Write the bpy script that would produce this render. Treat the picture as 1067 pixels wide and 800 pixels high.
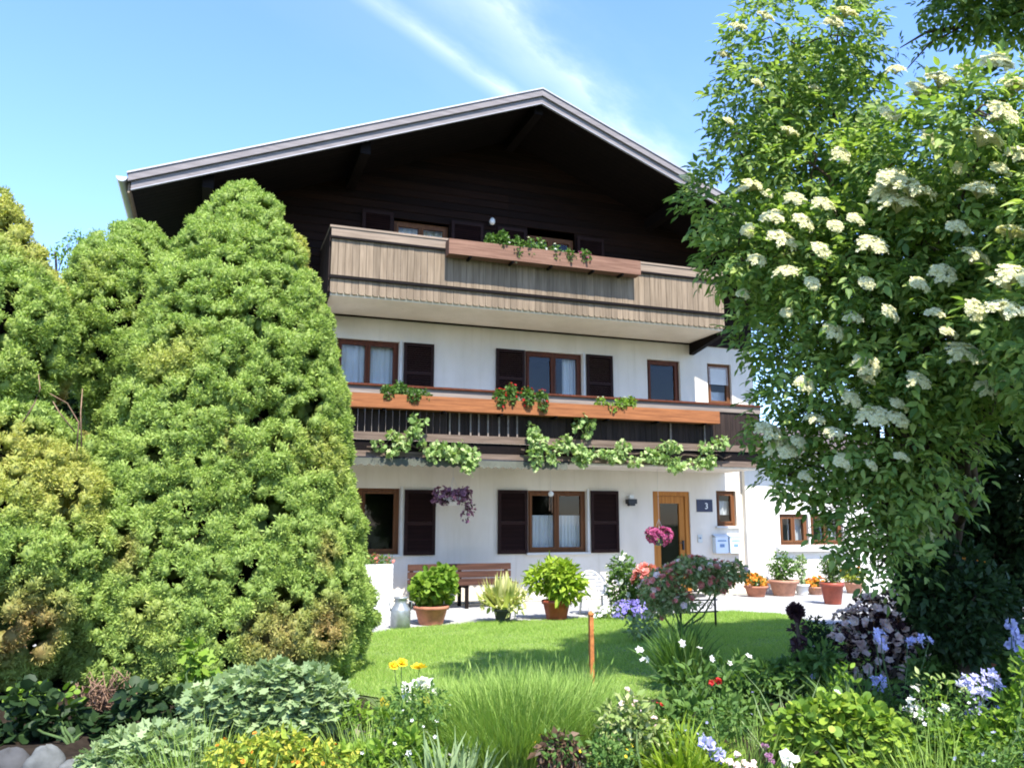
import bpy, math, random
import numpy as np
from math import radians, sin, cos, pi, tan, atan, sqrt

random.seed(7)
rng = np.random.default_rng(7)
SC = bpy.context.scene
COL = SC.collection
for o in list(bpy.data.objects):
    bpy.data.objects.remove(o)

# ------------------------------------------------------------------ camera
FPX, PW, PH = 860.0, 1067.0, 800.0
YAW, PITCH = radians(19.9), atan(145 / 860.0)
CP = np.array([0, -16.0, 1.35])
FW = np.array([sin(YAW) * cos(PITCH), cos(YAW) * cos(PITCH), sin(PITCH)])
RT = np.array([cos(YAW), -sin(YAW), 0.0])
UP = np.cross(RT, FW)
cam = bpy.data.cameras.new('camera')
camo = bpy.data.objects.new('camera', cam)
COL.objects.link(camo)
cam.sensor_width = 36.0
cam.lens = 36.0 * FPX / PW
cam.clip_start, cam.clip_end = 0.05, 3000
from mathutils import Matrix, Vector
camo.matrix_world = Matrix(((RT[0], UP[0], -FW[0], CP[0]), (RT[1], UP[1], -FW[1], CP[1]), (RT[2], UP[2], -FW[2], CP[2]), (0, 0, 0, 1)))
SC.camera = camo

# ------------------------------------------------------------------ light
SUN_EL = radians(57)
world = bpy.data.worlds.new('World')
SC.world = world
world.use_nodes = True
sun = bpy.data.lights.new('sun', 'SUN')
suno = bpy.data.objects.new('sun', sun)
COL.objects.link(suno)
sun.energy, sun.angle, sun.color = 3.3, radians(0.53), (1.0, 0.95, 0.86)
SUN_AZ = 0.0     # 0 = straight from the front of the house
sdir = Vector((sin(SUN_AZ) * cos(SUN_EL), cos(SUN_AZ) * cos(SUN_EL), -sin(SUN_EL)))
suno.rotation_euler = sdir.to_track_quat('-Z', 'Y').to_euler()
suno.location = (0, -20, 30)
SC.view_settings.view_transform = 'Standard'
SC.view_settings.look = 'None'
SC.view_settings.gamma = 1
SC.view_settings.use_curve_mapping = False
SC.view_settings.exposure = 1.85
SC.cycles.filter_width = 1.9
SC.cycles.max_bounces = 8
SC.cycles.diffuse_bounces = 4
SC.cycles.transparent_max_bounces = 8
SC.cycles.use_adaptive_sampling = True


def px_ray(px, py):
    return FW * FPX + RT * (px - 533.5) - UP * (py - 400)


def on_y(px, py, Y=0.0):
    d = px_ray(px, py)
    return CP + d * ((Y - CP[1]) / d[1])


def on_z(px, py, Z=-0.2):
    d = px_ray(px, py)
    return CP + d * ((Z - CP[2]) / d[2])


def at(px, py, dist):
    d = px_ray(px, py)
    return CP + d / FPX * dist


# sky with cirrus and a contrail, all in sky direction space
nt = world.node_tree
N = nt.nodes
Lk = nt.links
for n in list(N):
    N.remove(n)


def nd(tree, t, **kw):
    n = tree.nodes.new(t)
    for k, v in kw.items():
        setattr(n, k, v)
    return n


def mth(tree, op, a, b=None, clamp=False):
    n = tree.nodes.new('ShaderNodeMath')
    n.operation = op
    n.use_clamp = clamp
    for i, v in enumerate((a, b)):
        if v is None:
            continue
        if isinstance(v, (int, float)):
            n.inputs[i].default_value = v
        else:
            tree.links.new(v, n.inputs[i])
    return n.outputs[0]


sky = nd(nt, 'ShaderNodeTexSky', sky_type='NISHITA', sun_disc=False)
sky.sun_elevation = SUN_EL
sky.sun_rotation = radians(180)
sky.air_density = 1.0
sky.dust_density = 0.3
sky.ozone_density = 3.2
tc = nd(nt, 'ShaderNodeTexCoord')
sp = nd(nt, 'ShaderNodeSeparateXYZ')
Lk.new(tc.outputs['Generated'], sp.inputs[0])
zc = mth(nt, 'MAXIMUM', sp.outputs[2], 0.08)
su = mth(nt, 'DIVIDE', sp.outputs[0], zc)
sv = mth(nt, 'DIVIDE', sp.outputs[1], zc)


def suv(px, py):
    d = px_ray(px, py)
    d = d / np.linalg.norm(d)
    return np.array([d[0] / d[2], d[1] / d[2]])


def streak(p0, p1, width, seed, power, scale):
    a, b = suv(*p0), suv(*p1)
    t = (b - a) / np.linalg.norm(b - a)
    n = np.array([-t[1], t[0]])
    off = float(np.dot(n, a))
    dd = mth(nt, 'ADD', mth(nt, 'MULTIPLY', su, float(n[0])), mth(nt, 'MULTIPLY', sv, float(n[1])))
    dd = mth(nt, 'SUBTRACT', dd, off)
    al = mth(nt, 'ADD', mth(nt, 'MULTIPLY', su, float(t[0])), mth(nt, 'MULTIPLY', sv, float(t[1])))
    cb = nd(nt, 'ShaderNodeCombineXYZ')
    Lk.new(mth(nt, 'MULTIPLY', al, 1.3), cb.inputs[0])
    Lk.new(mth(nt, 'MULTIPLY', dd, 3.2), cb.inputs[1])
    cb.inputs[2].default_value = seed
    nz = nd(nt, 'ShaderNodeTexNoise')
    nz.inputs['Scale'].default_value = scale
    nz.inputs['Detail'].default_value = 8
    nz.inputs['Roughness'].default_value = 0.6
    Lk.new(cb.outputs[0], nz.inputs['Vector'])
    wob = mth(nt, 'MULTIPLY', mth(nt, 'SUBTRACT', nz.outputs[0], 0.5), width * 1.4)
    prof = mth(nt, 'SUBTRACT', 1.0, mth(nt, 'DIVIDE', mth(nt, 'ABSOLUTE', mth(nt, 'ADD', dd, wob)), width), True)
    prof = mth(nt, 'POWER', prof, 1.6)
    tex = mth(nt, 'MULTIPLY', mth(nt, 'SUBTRACT', nz.outputs[0], 0.22), 1.9, True)
    return mth(nt, 'MULTIPLY', mth(nt, 'MULTIPLY', prof, tex), power)


m1 = streak((385, -5), (528, 100), 0.05, 1.0, 0.60, 2.2)
m2 = streak((500, 0), (630, 120), 0.13, 4.0, 0.55, 2.6)
m3 = streak((440, 0), (575, 100), 0.40, 8.0, 0.14, 1.6)
msk = mth(nt, 'ADD', mth(nt, 'ADD', m1, m2), m3, True)
hs = nd(nt, 'ShaderNodeHueSaturation')
hs.inputs['Saturation'].default_value = 1.1
hs.inputs['Value'].default_value = 1.0
Lk.new(sky.outputs[0], hs.inputs['Color'])
mx = nd(nt, 'ShaderNodeMix', data_type='RGBA')
Lk.new(msk, mx.inputs[0])
tn = nd(nt, 'ShaderNodeMix', data_type='RGBA', blend_type='MULTIPLY')
tn.inputs[0].default_value = 1.0
Lk.new(hs.outputs[0], tn.inputs[6])
tn.inputs[7].default_value = (0.95, 0.925, 1.06, 1)
Lk.new(tn.outputs[2], mx.inputs[6])
mx.inputs[7].default_value = (3.2, 3.5, 3.7, 1)
bg = nd(nt, 'ShaderNodeBackground')
bg.inputs['Strength'].default_value = 0.132
Lk.new(mx.outputs[2], bg.inputs['Color'])
wo = nd(nt, 'ShaderNodeOutputWorld')
Lk.new(bg.outputs[0], wo.inputs['Surface'])

G = -0.2    # ground level


# ------------------------------------------------------------------ materials
def newmat(name):
    m = bpy.data.materials.new(name)
    m.use_nodes = True
    t = m.node_tree
    b = t.nodes['Principled BSDF']
    return m, t, b


def coords(t, scale, kind='Object'):
    c = t.nodes.new('ShaderNodeTexCoord')
    mp = t.nodes.new('ShaderNodeMapping')
    mp.inputs['Scale'].default_value = scale
    t.links.new(c.outputs[kind], mp.inputs[0])
    return mp.outputs[0]


def noise(t, vec, scale, detail=5, rough=0.55):
    n = t.nodes.new('ShaderNodeTexNoise')
    n.inputs['Scale'].default_value = scale
    n.inputs['Detail'].default_value = detail
    n.inputs['Roughness'].default_value = rough
    t.links.new(vec, n.inputs['Vector'])
    return n.outputs[0]


def ramp(t, fac, stops):
    r = t.nodes.new('ShaderNodeValToRGB')
    while len(r.color_ramp.elements) < len(stops):
        r.color_ramp.elements.new(0.5)
    for e, (p, c) in zip(r.color_ramp.elements, stops):
        e.position = p
        e.color = (c[0], c[1], c[2], 1)
    t.links.new(fac, r.inputs[0])
    return r.outputs[0]


def mixc(t, fac, a, b, mode='MIX'):
    m = t.nodes.new('ShaderNodeMix')
    m.data_type = 'RGBA'
    m.blend_type = mode
    if isinstance(fac, (int, float)):
        m.inputs[0].default_value = fac
    else:
        t.links.new(fac, m.inputs[0])
    for i, v in ((6, a), (7, b)):
        if isinstance(v, tuple):
            m.inputs[i].default_value = (v[0], v[1], v[2], 1)
        else:
            t.links.new(v, m.inputs[i])
    return m.outputs[2]


def bump(t, b, h, strength=0.3, dist=0.01):
    n = t.nodes.new('ShaderNodeBump')
    n.inputs['Strength'].default_value = strength
    n.inputs['Distance'].default_value = dist
    t.links.new(h, n.inputs['Height'])
    t.links.new(n.outputs[0], b.inputs['Normal'])


def island(t):
    return t.nodes.new('ShaderNodeNewGeometry').outputs['Random Per Island']


def plain(name, c, rough=0.6, var=0.15, scale=6.0, spec=0.4, metal=0.0, bs=0.15):
    m, t, b = newmat(name)
    v = coords(t, (1, 1, 1))
    n = noise(t, v, scale, 6)
    lo = tuple(x * (1 - var) for x in c)
    hi = tuple(min(1, x * (1 + var)) for x in c)
    t.links.new(ramp(t, n, [(0.3, lo), (0.7, hi)]), b.inputs['Base Color'])
    b.inputs['Roughness'].default_value = rough
    b.inputs['Specular IOR Level'].default_value = spec
    b.inputs['Metallic'].default_value = metal
    if bs:
        bump(t, b, noise(t, v, scale * 7, 4), bs, 0.004)
    return m


def plaster(name, c):
    m, t, b = newmat(name)
    v = coords(t, (1, 1, 1))
    big = noise(t, coords(t, (1.2, 1.2, 0.5)), 1.1, 6, 0.62)
    streak_ = noise(t, coords(t, (7, 7, 0.35)), 1.3, 6, 0.6)
    fine = noise(t, v, 55, 5, 0.65)
    c1 = ramp(t, big, [(0.3, tuple(x * k for x, k in zip(c, (.86, .85, .82)))), (0.62, c)])
    c1 = mixc(t, ramp(t, streak_, [(0.55, (0, 0, 0)), (0.8, (0.8, 0.8, 0.8))]), c1, tuple(x * k for x, k in zip(c, (.80, .78, .73))))
    t.links.new(c1, b.inputs['Base Color'])
    b.inputs['Roughness'].default_value = 0.9
    b.inputs['Specular IOR Level'].default_value = 0.2
    bump(t, b, fine, 0.5, 0.008)
    return m


def wood(name, c1, c2, axis='z', rough=0.65, var=0.35, grain=14, bs=0.35):
    """grain along an axis, each board (mesh island) with its own tone"""
    m, t, b = newmat(name)
    sc = {'z': (grain, grain, 0.9), 'x': (0.9, grain, grain), 'y': (grain, 0.9, grain)}[axis]
    add = t.nodes.new('ShaderNodeVectorMath')
    add.operation = 'ADD'
    t.links.new(coords(t, sc), add.inputs[0])
    isl = island(t)
    t.links.new(mth(t, 'MULTIPLY', isl, 37.0), add.inputs[1])
    n = noise(t, add.outputs[0], 1.6, 7, 0.62)
    base = ramp(t, n, [(0.28, c1), (0.68, c2)])
    tone = ramp(t, isl, [(0.0, (1 - var,) * 3), (1.0, (1.0, 1.0, 1.0))])
    t.links.new(mixc(t, 1.0, base, tone, 'MULTIPLY'), b.inputs['Base Color'])
    b.inputs['Roughness'].default_value = rough
    b.inputs['Specular IOR Level'].default_value = 0.12
    bump(t, b, n, bs, 0.004)
    return m


def leafmat(name, cols, transl=0.3, rough=0.55, spec=0.22, pv=None):
    """foliage: each leaf its own tone, part of the light passing through"""
    m, t, b = newmat(name)
    isl = island(t)
    k = len(cols)
    base = ramp(t, isl, [(i / max(1, k - 1), c) for i, c in enumerate(cols)])
    if pv:
        n = noise(t, coords(t, (1, 1, 1)), pv[0], 3)
        base = mixc(t, ramp(t, n, [(pv[1], (0, 0, 0)), (pv[2], (1, 1, 1))]), base, pv[3])
    finish_leaf(t, b, base, transl, rough, spec)
    return m


def finish_leaf(t, b, base, transl, rough, spec):
    t.links.new(base, b.inputs['Base Color'])
    b.inputs['Roughness'].default_value = rough
    b.inputs['Specular IOR Level'].default_value = spec
    tr = t.nodes.new('ShaderNodeBsdfTranslucent')
    t.links.new(mixc(t, 1.0, base, (1.15, 1.25, 0.6), 'MULTIPLY'), tr.inputs['Color'])
    ms = t.nodes.new('ShaderNodeMixShader')
    ms.inputs[0].default_value = transl
    t.links.new(b.outputs[0], ms.inputs[1])
    t.links.new(tr.outputs[0], ms.inputs[2])
    t.links.new(ms.outputs[0], t.nodes['Material Output'].inputs['Surface'])


def attrleaf(name, transl=0.25, rough=0.55, spec=0.25):
    m, t, b = newmat(name)
    a = t.nodes.new('ShaderNodeAttribute')
    a.attribute_name = 'hue'
    finish_leaf(t, b, a.outputs['Color'], transl, rough, spec)
    return m


M = {}
M['plaster'] = plaster('white_plaster', (0.69, 0.635, 0.56))
M['plaster_bright'] = plaster('annex_plaster', (0.72, 0.70, 0.66))
M['gable'] = wood('dark_gable_boards', (0.007, 0.0030, 0.0018), (0.022, 0.0085, 0.0045), 'x', 0.7, 0.5, 10)
M['darkwood'] = wood('dark_stained_wood', (0.006, 0.004, 0.004), (0.014, 0.008, 0.006), 'z', 0.6, 0.3)
M['darkbeam'] = wood('dark_beam_wood', (0.003, 0.002, 0.002), (0.008, 0.0045, 0.004), 'y', 0.7, 0.3)
M['verge'] = wood('verge_board_wood', (0.16, 0.14, 0.14), (0.27, 0.245, 0.245), 'x', 0.55, 0.15)
M['weather'] = wood('weathered_boards', (0.155, 0.114, 0.076), (0.30, 0.230, 0.160), 'z', 0.75, 0.30, 16)
M['weather_rail'] = wood('weathered_rail', (0.18, 0.135, 0.10), (0.31, 0.24, 0.18), 'x', 0.7, 0.1)
M['greyboard'] = wood('grey_boards', (0.16, 0.13, 0.11), (0.30, 0.25, 0.21), 'x', 0.75, 0.2)
M['redwood'] = wood('red_brown_wood', (0.13, 0.066, 0.044), (0.27, 0.152, 0.104), 'x', 0.7, 0.25)
M['orange'] = wood('orange_larch', (0.17, 0.062, 0.026), (0.38, 0.150, 0.058), 'x', 0.7, 0.35)
M['lowrail'] = wood('dark_brown_boards', (0.018, 0.012, 0.010), (0.050, 0.034, 0.027), 'z', 0.7, 0.4)
M['brownplank'] = wood('brown_plank', (0.085, 0.06, 0.045), (0.21, 0.155, 0.12), 'x', 0.75, 0.2)
M['frame'] = wood('brown_window_wood', (0.055, 0.016, 0.008), (0.13, 0.04, 0.018), 'z', 0.45, 0.1)
M['frame2'] = wood('warm_window_wood', (0.085, 0.034, 0.014), (0.18, 0.075, 0.03), 'z', 0.45, 0.1)
M['door'] = wood('honey_door_wood', (0.28, 0.10, 0.018), (0.46, 0.19, 0.04), 'z', 0.4, 0.1)
M['shutter'] = wood('shutter_wood', (0.014, 0.006, 0.0055), (0.030, 0.012, 0.010), 'x', 0.6, 0.3)
M['metal'] = plain('grey_sheet_metal', (0.42, 0.43, 0.43), 0.4, 0.1, 4, 0.5, 0.6, 0)
M['strip'] = plain('pale_metal_strip', (0.36, 0.36, 0.38), 0.5, 0.08, 3, 0.5, 0.5, 0)
M['iron'] = plain('dark_iron', (0.025, 0.027, 0.032), 0.5, 0.2, 20, 0.5, 0.4)
M['white'] = plain('white_paint', (0.62, 0.62, 0.61), 0.5, 0.05, 4)
M['palegrey'] = plain('pale_grey_paint', (0.55, 0.54, 0.52), 0.5, 0.1, 4)
M['tile'] = plain('roof_tiles', (0.10, 0.075, 0.065), 0.8, 0.35, 9)
M['terracotta'] = plain('terracotta', (0.36, 0.145, 0.085), 0.8, 0.25, 9)
M['terra_red'] = plain('red_glazed_clay', (0.26, 0.055, 0.03), 0.45, 0.25, 9)
M['terra_pale'] = plain('pale_terracotta', (0.40, 0.20, 0.13), 0.8, 0.22, 9)
M['darkpot'] = plain('dark_grey_pot', (0.045, 0.05, 0.055), 0.6, 0.2, 9)
M['soil'] = plain('soil', (0.022, 0.016, 0.011), 0.95, 0.45, 14, 0.1, 0, 0.6)
M['zinc'] = plain('zinc_can', (0.30, 0.32, 0.33), 0.45, 0.25, 8, 0.5, 0.6)
M['stone'] = plain('grey_stone', (0.06, 0.06, 0.06), 0.9, 0.3, 7, 0.2, 0, 0.5)
M['stone_wall'] = plain('light_cast_stone', (0.40, 0.41, 0.42), 0.9, 0.2, 7, 0.2, 0, 0.5)
M['stone_pale'] = plain('pale_stone', (0.11, 0.115, 0.11), 0.9, 0.3, 9, 0.2, 0, 0.5)
M['stone_brown'] = plain('brown_stone', (0.22, 0.18, 0.15), 0.9, 0.35, 9, 0.2, 0, 0.5)
M['brick_white'] = plain('whitewashed_brick', (0.70, 0.70, 0.69), 0.85, 0.12, 8)
M['bark'] = plain('bark', (0.075, 0.055, 0.04), 0.95, 0.4, 16, 0.15, 0, 0.8)
M['twig'] = plain('dead_twig', (0.24, 0.15, 0.10), 0.9, 0.35, 20, 0.15)
M['core'] = plain('shade_core', (0.010, 0.009, 0.005), 1.0, 0.4, 16, 0.05, 0, 0.9)  # near-black, stands for the shade deep inside the conifer crowns
M['stem'] = plain('green_stem', (0.06, 0.10, 0.03), 0.7, 0.3, 20, 0.2)
M['rust'] = plain('rusty_stake', (0.36, 0.13, 0.035), 0.75, 0.4, 25, 0.3)
M['blue'] = plain('blue_enamel', (0.010, 0.013, 0.045), 0.5, 0.05, 5, 0.5, 0, 0)
M['white_enamel'] = plain('white_enamel', (0.8, 0.8, 0.8), 0.3, 0.02, 5, 0.5, 0, 0)
M['mailbox'] = plain('pale_blue_paint', (0.58, 0.66, 0.74), 0.4, 0.06, 5, 0.5, 0, 0)
M['slot'] = plain('blue_slot', (0.14, 0.24, 0.42), 0.5, 0.1, 5)
M['cushion'] = plain('salmon_cloth', (0.46, 0.19, 0.14), 0.9, 0.25, 12, 0.15)
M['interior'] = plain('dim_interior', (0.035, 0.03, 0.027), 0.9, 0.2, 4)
M['benchwood'] = wood('bench_wood', (0.045, 0.023, 0.017), (0.11, 0.054, 0.038), 'x', 0.6, 0.3)
M['lampglass'] = plain('milk_glass', (0.75, 0.75, 0.73), 0.3, 0.02, 4, 0.5, 0, 0)
M['awning'] = plain('grey_green_canvas', (0.095, 0.10, 0.08), 0.9, 0.22, 5, 0.15)
M['cream_cloth'] = plain('blind_cloth', (0.72, 0.70, 0.66), 0.9, 0.06, 5, 0.15)

m, t, b = newmat('curtain_cloth')
b.inputs['Base Color'].default_value = (0.80, 0.80, 0.82, 1)
b.inputs['Roughness'].default_value = 0.95
M['curtain'] = m

m, t, b = newmat('window_glass')
t.nodes.remove(b)
gl = t.nodes.new('ShaderNodeBsdfGlossy')
gl.inputs['Roughness'].default_value = 0.02
gl.inputs['Color'].default_value = (0.95, 0.97, 1, 1)
tp = t.nodes.new('ShaderNodeBsdfTransparent')
tp.inputs['Color'].default_value = (0.82, 0.86, 0.86, 1)
fr = t.nodes.new('ShaderNodeFresnel')
fr.inputs['IOR'].default_value = 1.6
ms = t.nodes.new('ShaderNodeMixShader')
t.links.new(mth(t, 'MULTIPLY', fr.outputs[0], 0.45, True), ms.inputs[0])
t.links.new(tp.outputs[0], ms.inputs[1])
t.links.new(gl.outputs[0], ms.inputs[2])
t.links.new(ms.outputs[0], t.nodes['Material Output'].inputs['Surface'])
M['glass'] = m

# ground sheets
m, t, b = newmat('meadow_ground')
n = noise(t, coords(t, (1, 1, 1)), 0.8, 8, 0.65)
t.links.new(ramp(t, n, [(0.3, (0.05, 0.075, 0.02)), (0.7, (0.10, 0.13, 0.04))]), b.inputs['Base Color'])
b.inputs['Roughness'].default_value = 0.95
M['meadow'] = m
m, t, b = newmat('lawn_ground')
v = coords(t, (1, 1, 1))
n = noise(t, v, 2.2, 8, 0.6)
n2 = noise(t, v, 70, 4)
cc = ramp(t, n, [(0.3, (0.12, 0.20, 0.04)), (0.7, (0.24, 0.32, 0.08))])
t.links.new(mixc(t, mth(t, 'MULTIPLY', n2, 0.5), cc, (0.05, 0.08, 0.015)), b.inputs['Base Color'])
b.inputs['Roughness'].default_value = 0.9
bump(t, b, n2, 0.6, 0.02)
M['lawn'] = m
m, t, b = newmat('paving_concrete')
v = coords(t, (1, 1, 1))
n = noise(t, v, 1.4, 8, 0.65)
n2 = noise(t, v, 90, 3)
mj = t.nodes.new('ShaderNodeMix')
mj.data_type = 'RGBA'
mj.blend_type = 'MULTIPLY'
mj.inputs[0].default_value = 1.0
bk_ = t.nodes.new('ShaderNodeTexBrick')
t.links.new(v, bk_.inputs['Vector'])
bk_.inputs['Scale'].default_value = 1.0
bk_.inputs['Brick Width'].default_value = 0.5
bk_.inputs['Row Height'].default_value = 0.5
bk_.inputs['Mortar Size'].default_value = 0.008
bk_.inputs['Color1'].default_value = (1, 1, 1, 1)
bk_.inputs['Color2'].default_value = (0.86, 0.86, 0.86, 1)
bk_.inputs['Mortar'].default_value = (0.35, 0.34, 0.3, 1)
t.links.new(mixc(t, 0.25, ramp(t, n, [(0.3, (0.26, 0.26, 0.26)), (0.7, (0.37, 0.365, 0.355))]), n2), mj.inputs[6])
t.links.new(bk_.outputs[0], mj.inputs[7])
t.links.new(mj.outputs[2], b.inputs['Base Color'])
b.inputs['Roughness'].default_value = 0.9
bump(t, b, n2, 0.3, 0.006)
M['paving'] = m

# foliage
M['lf_elder'] = leafmat('elder_leaf', [(0.075, 0.145, 0.036), (0.15, 0.245, 0.055), (0.25, 0.355, 0.085), (0.38, 0.46, 0.14)], 0.46, 0.5, 0.3)
M['umbel'] = leafmat('elder_floret', [(0.62, 0.57, 0.32), (0.70, 0.67, 0.43), (0.74, 0.72, 0.54)], 0.3, 0.8, 0.1)
M['conifer'] = attrleaf('conifer_needles', 0.36)
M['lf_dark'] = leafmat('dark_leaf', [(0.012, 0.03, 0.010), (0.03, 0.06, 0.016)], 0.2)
M['lf_mid'] = leafmat('mid_green_leaf', [(0.05, 0.11, 0.022), (0.09, 0.17, 0.035), (0.13, 0.22, 0.05)], 0.33)
M['lf_lime'] = leafmat('lime_leaf', [(0.16, 0.26, 0.022), (0.25, 0.36, 0.03), (0.32, 0.40, 0.045)], 0.35)
M['lf_bright'] = leafmat('bright_green_leaf', [(0.10, 0.20, 0.025), (0.17, 0.28, 0.03), (0.24, 0.34, 0.05)], 0.36)
M['lf_blue'] = leafmat('blue_green_leaf', [(0.16, 0.235, 0.10), (0.24, 0.325, 0.145), (0.32, 0.40, 0.20)], 0.3, 0.55)
M['lf_pale'] = leafmat('variegated_leaf', [(0.14, 0.22, 0.05), (0.26, 0.33, 0.10), (0.45, 0.47, 0.24)], 0.3)
M['lf_yellow'] = leafmat('golden_leaf', [(0.17, 0.26, 0.04), (0.31, 0.38, 0.05), (0.46, 0.42, 0.06)], 0.3)
M['lf_purple'] = leafmat('dark_purple_leaf', [(0.03, 0.014, 0.018), (0.07, 0.032, 0.038)], 0.15)
M['lf_hyd'] = leafmat('hydrangea_leaf', [(0.10, 0.19, 0.03), (0.20, 0.31, 0.035), (0.33, 0.42, 0.06)], 0.35)
M['lf_box'] = leafmat('box_leaf', [(0.05, 0.10, 0.02), (0.10, 0.16, 0.03)], 0.2)
M['lf_vine'] = leafmat('vine_leaf', [(0.16, 0.27, 0.07), (0.28, 0.40, 0.13), (0.44, 0.52, 0.24)], 0.3)
M['lf_lav'] = leafmat('grassy_blade', [(0.16, 0.27, 0.05), (0.24, 0.36, 0.07), (0.33, 0.44, 0.12)], 0.35)
M['grass'] = leafmat('grass_blade', [(0.20, 0.345, 0.06), (0.32, 0.46, 0.10), (0.45, 0.54, 0.18)], 0.5, 0.6, 0.15)
M['brownleaf'] = leafmat('withered_leaf', [(0.05, 0.03, 0.02), (0.16, 0.10, 0.06)], 0.2)


def petal(name, a, b_):
    M[name] = leafmat(name, [a, b_], 0.25, 0.6, 0.2)


petal('pt_red', (0.45, 0.02, 0.02), (0.62, 0.06, 0.05))
petal('pt_rose', (0.62, 0.16, 0.14), (0.76, 0.36, 0.31))
petal('pt_pink', (0.36, 0.05, 0.17), (0.52, 0.14, 0.30))
petal('pt_palepink', (0.78, 0.55, 0.56), (0.88, 0.74, 0.72))
M['lf_cream'] = leafmat('cream_striped_leaf', [(0.30, 0.36, 0.10), (0.52, 0.52, 0.20), (0.66, 0.62, 0.34)], 0.3)
M['lf_olive'] = leafmat('olive_rose_leaf', [(0.15, 0.22, 0.07), (0.30, 0.37, 0.14), (0.50, 0.52, 0.28)], 0.3)
petal('pt_mauve', (0.16, 0.06, 0.13), (0.40, 0.22, 0.34))
petal('pt_violet', (0.17, 0.14, 0.52), (0.30, 0.26, 0.66))
petal('pt_lilac', (0.33, 0.32, 0.62), (0.52, 0.52, 0.76))
petal('pt_white', (0.70, 0.70, 0.66), (0.80, 0.79, 0.78))
petal('pt_yellow', (0.72, 0.46, 0.02), (0.80, 0.62, 0.04))
petal('pt_orange', (0.62, 0.20, 0.02), (0.72, 0.36, 0.06))

# ------------------------------------------------------------------ scene helpers
ORG = {}


def org(o):
    return ORG.get(o.name, np.zeros(3)) if o is not None else np.zeros(3)


def tag(o, label=None, cat=None, group=None, kind=None):
    if label:
        o['label'] = label
    if cat:
        o['category'] = cat
    if group:
        o['group'] = group
    if kind:
        o['kind'] = kind
    return o


def thing(name, label, cat, loc=(0, 0, 0), group=None):
    o = bpy.data.objects.new(name, None)
    COL.objects.link(o)
    o.empty_display_size = 0.2
    o.location = [float(x) for x in loc]
    ORG[o.name] = np.array([float(x) for x in loc])
    return tag(o, label, cat, group)


def link(name, me, mat, parent, origin):
    o = bpy.data.objects.new(name, me)
    COL.objects.link(o)
    me.materials.append(mat)
    if parent is not None:
        o.parent = parent
        ORG[o.name] = org(parent)
    else:
        o.location = [float(x) for x in origin]
        ORG[o.name] = np.array(origin, float)
    return o


class MB:
    """collects world-space boxes, bars, lathes and tubes into one mesh object"""

    def __init__(s):
        s.v, s.f, s.sm = [], [], []

    def add(s, V, F, smooth=False):
        k = len(s.v)
        s.v += [tuple(float(c) for c in p) for p in V]
        s.f += [tuple(i + k for i in f) for f in F]
        s.sm += [smooth] * len(F)
        return s

    def box(s, x0, x1, y0, y1, z0, z1):
        V = [(x, y, z) for x in (x0, x1) for y in (y0, y1) for z in (z0, z1)]
        return s.add(V, [(0, 1, 3, 2), (4, 6, 7, 5), (0, 4, 5, 1), (2, 3, 7, 6), (0, 2, 6, 4), (1, 5, 7, 3)])

    def bar(s, p, q, w, h, up=(0, 0, 1)):
        p, q, up = np.array(p, float), np.array(q, float), np.array(up, float)
        d = (q - p) / np.linalg.norm(q - p)
        a = np.cross(d, up)
        a /= np.linalg.norm(a)
        c = np.cross(a, d)
        V = []
        for e in (p, q):
            for i, j in ((-1, -1), (1, -1), (1, 1), (-1, 1)):
                V.append(e + a * i * w / 2 + c * j * h / 2)
        return s.add(V, [(0, 1, 2, 3), (7, 6, 5, 4), (0, 4, 5, 1), (1, 5, 6, 2), (2, 6, 7, 3), (3, 7, 4, 0)])

    def prism(s, pts, y0, y1):
        """polygon in the xz plane pushed along y"""
        n = len(pts)
        V = [(x, y0, z) for x, z in pts] + [(x, y1, z) for x, z in pts]
        F = [tuple(range(n)), tuple(range(2 * n - 1, n - 1, -1))]
        F += [(i, i + n, (i + 1) % n + n, (i + 1) % n) for i in range(n)]
        return s.add(V, F)

    def lathe(s, c, prof, n=20, sx=1.0, sy=1.0, wob=0.0):
        V, F = [], []
        for r, z in prof:
            for i in range(n):
                a = 2 * pi * i / n
                k = 1 + wob * sin(5 * a + 3 * z)
                V.append((c[0] + r * k * cos(a) * sx, c[1] + r * k * sin(a) * sy, c[2] + z))
        for j in range(len(prof) - 1):
            for i in range(n):
                F.append((j * n + i, j * n + (i + 1) % n, (j + 1) * n + (i + 1) % n, (j + 1) * n + i))
        F.append(tuple(range(n - 1, -1, -1)))
        F.append(tuple((len(prof) - 1) * n + i for i in range(n)))
        return s.add(V, F, True)

    def tube(s, pts, r0, r1=None, n=6):
        V, F = tube_geo(pts, r0, r0 if r1 is None else r1, n)
        return s.add(V, F, True)

    def build(s, name, mat, parent=None, origin=None):
        o = np.array(origin if origin is not None else (0, 0, 0), float)
        if parent is not None:
            o = org(parent)
        me = bpy.data.meshes.new(name)
        me.from_pydata([tuple(np.array(p) - o) for p in s.v], [], s.f)
        me.polygons.foreach_set('use_smooth', s.sm)
        me.update()
        return link(name, me, mat, parent, o)


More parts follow.
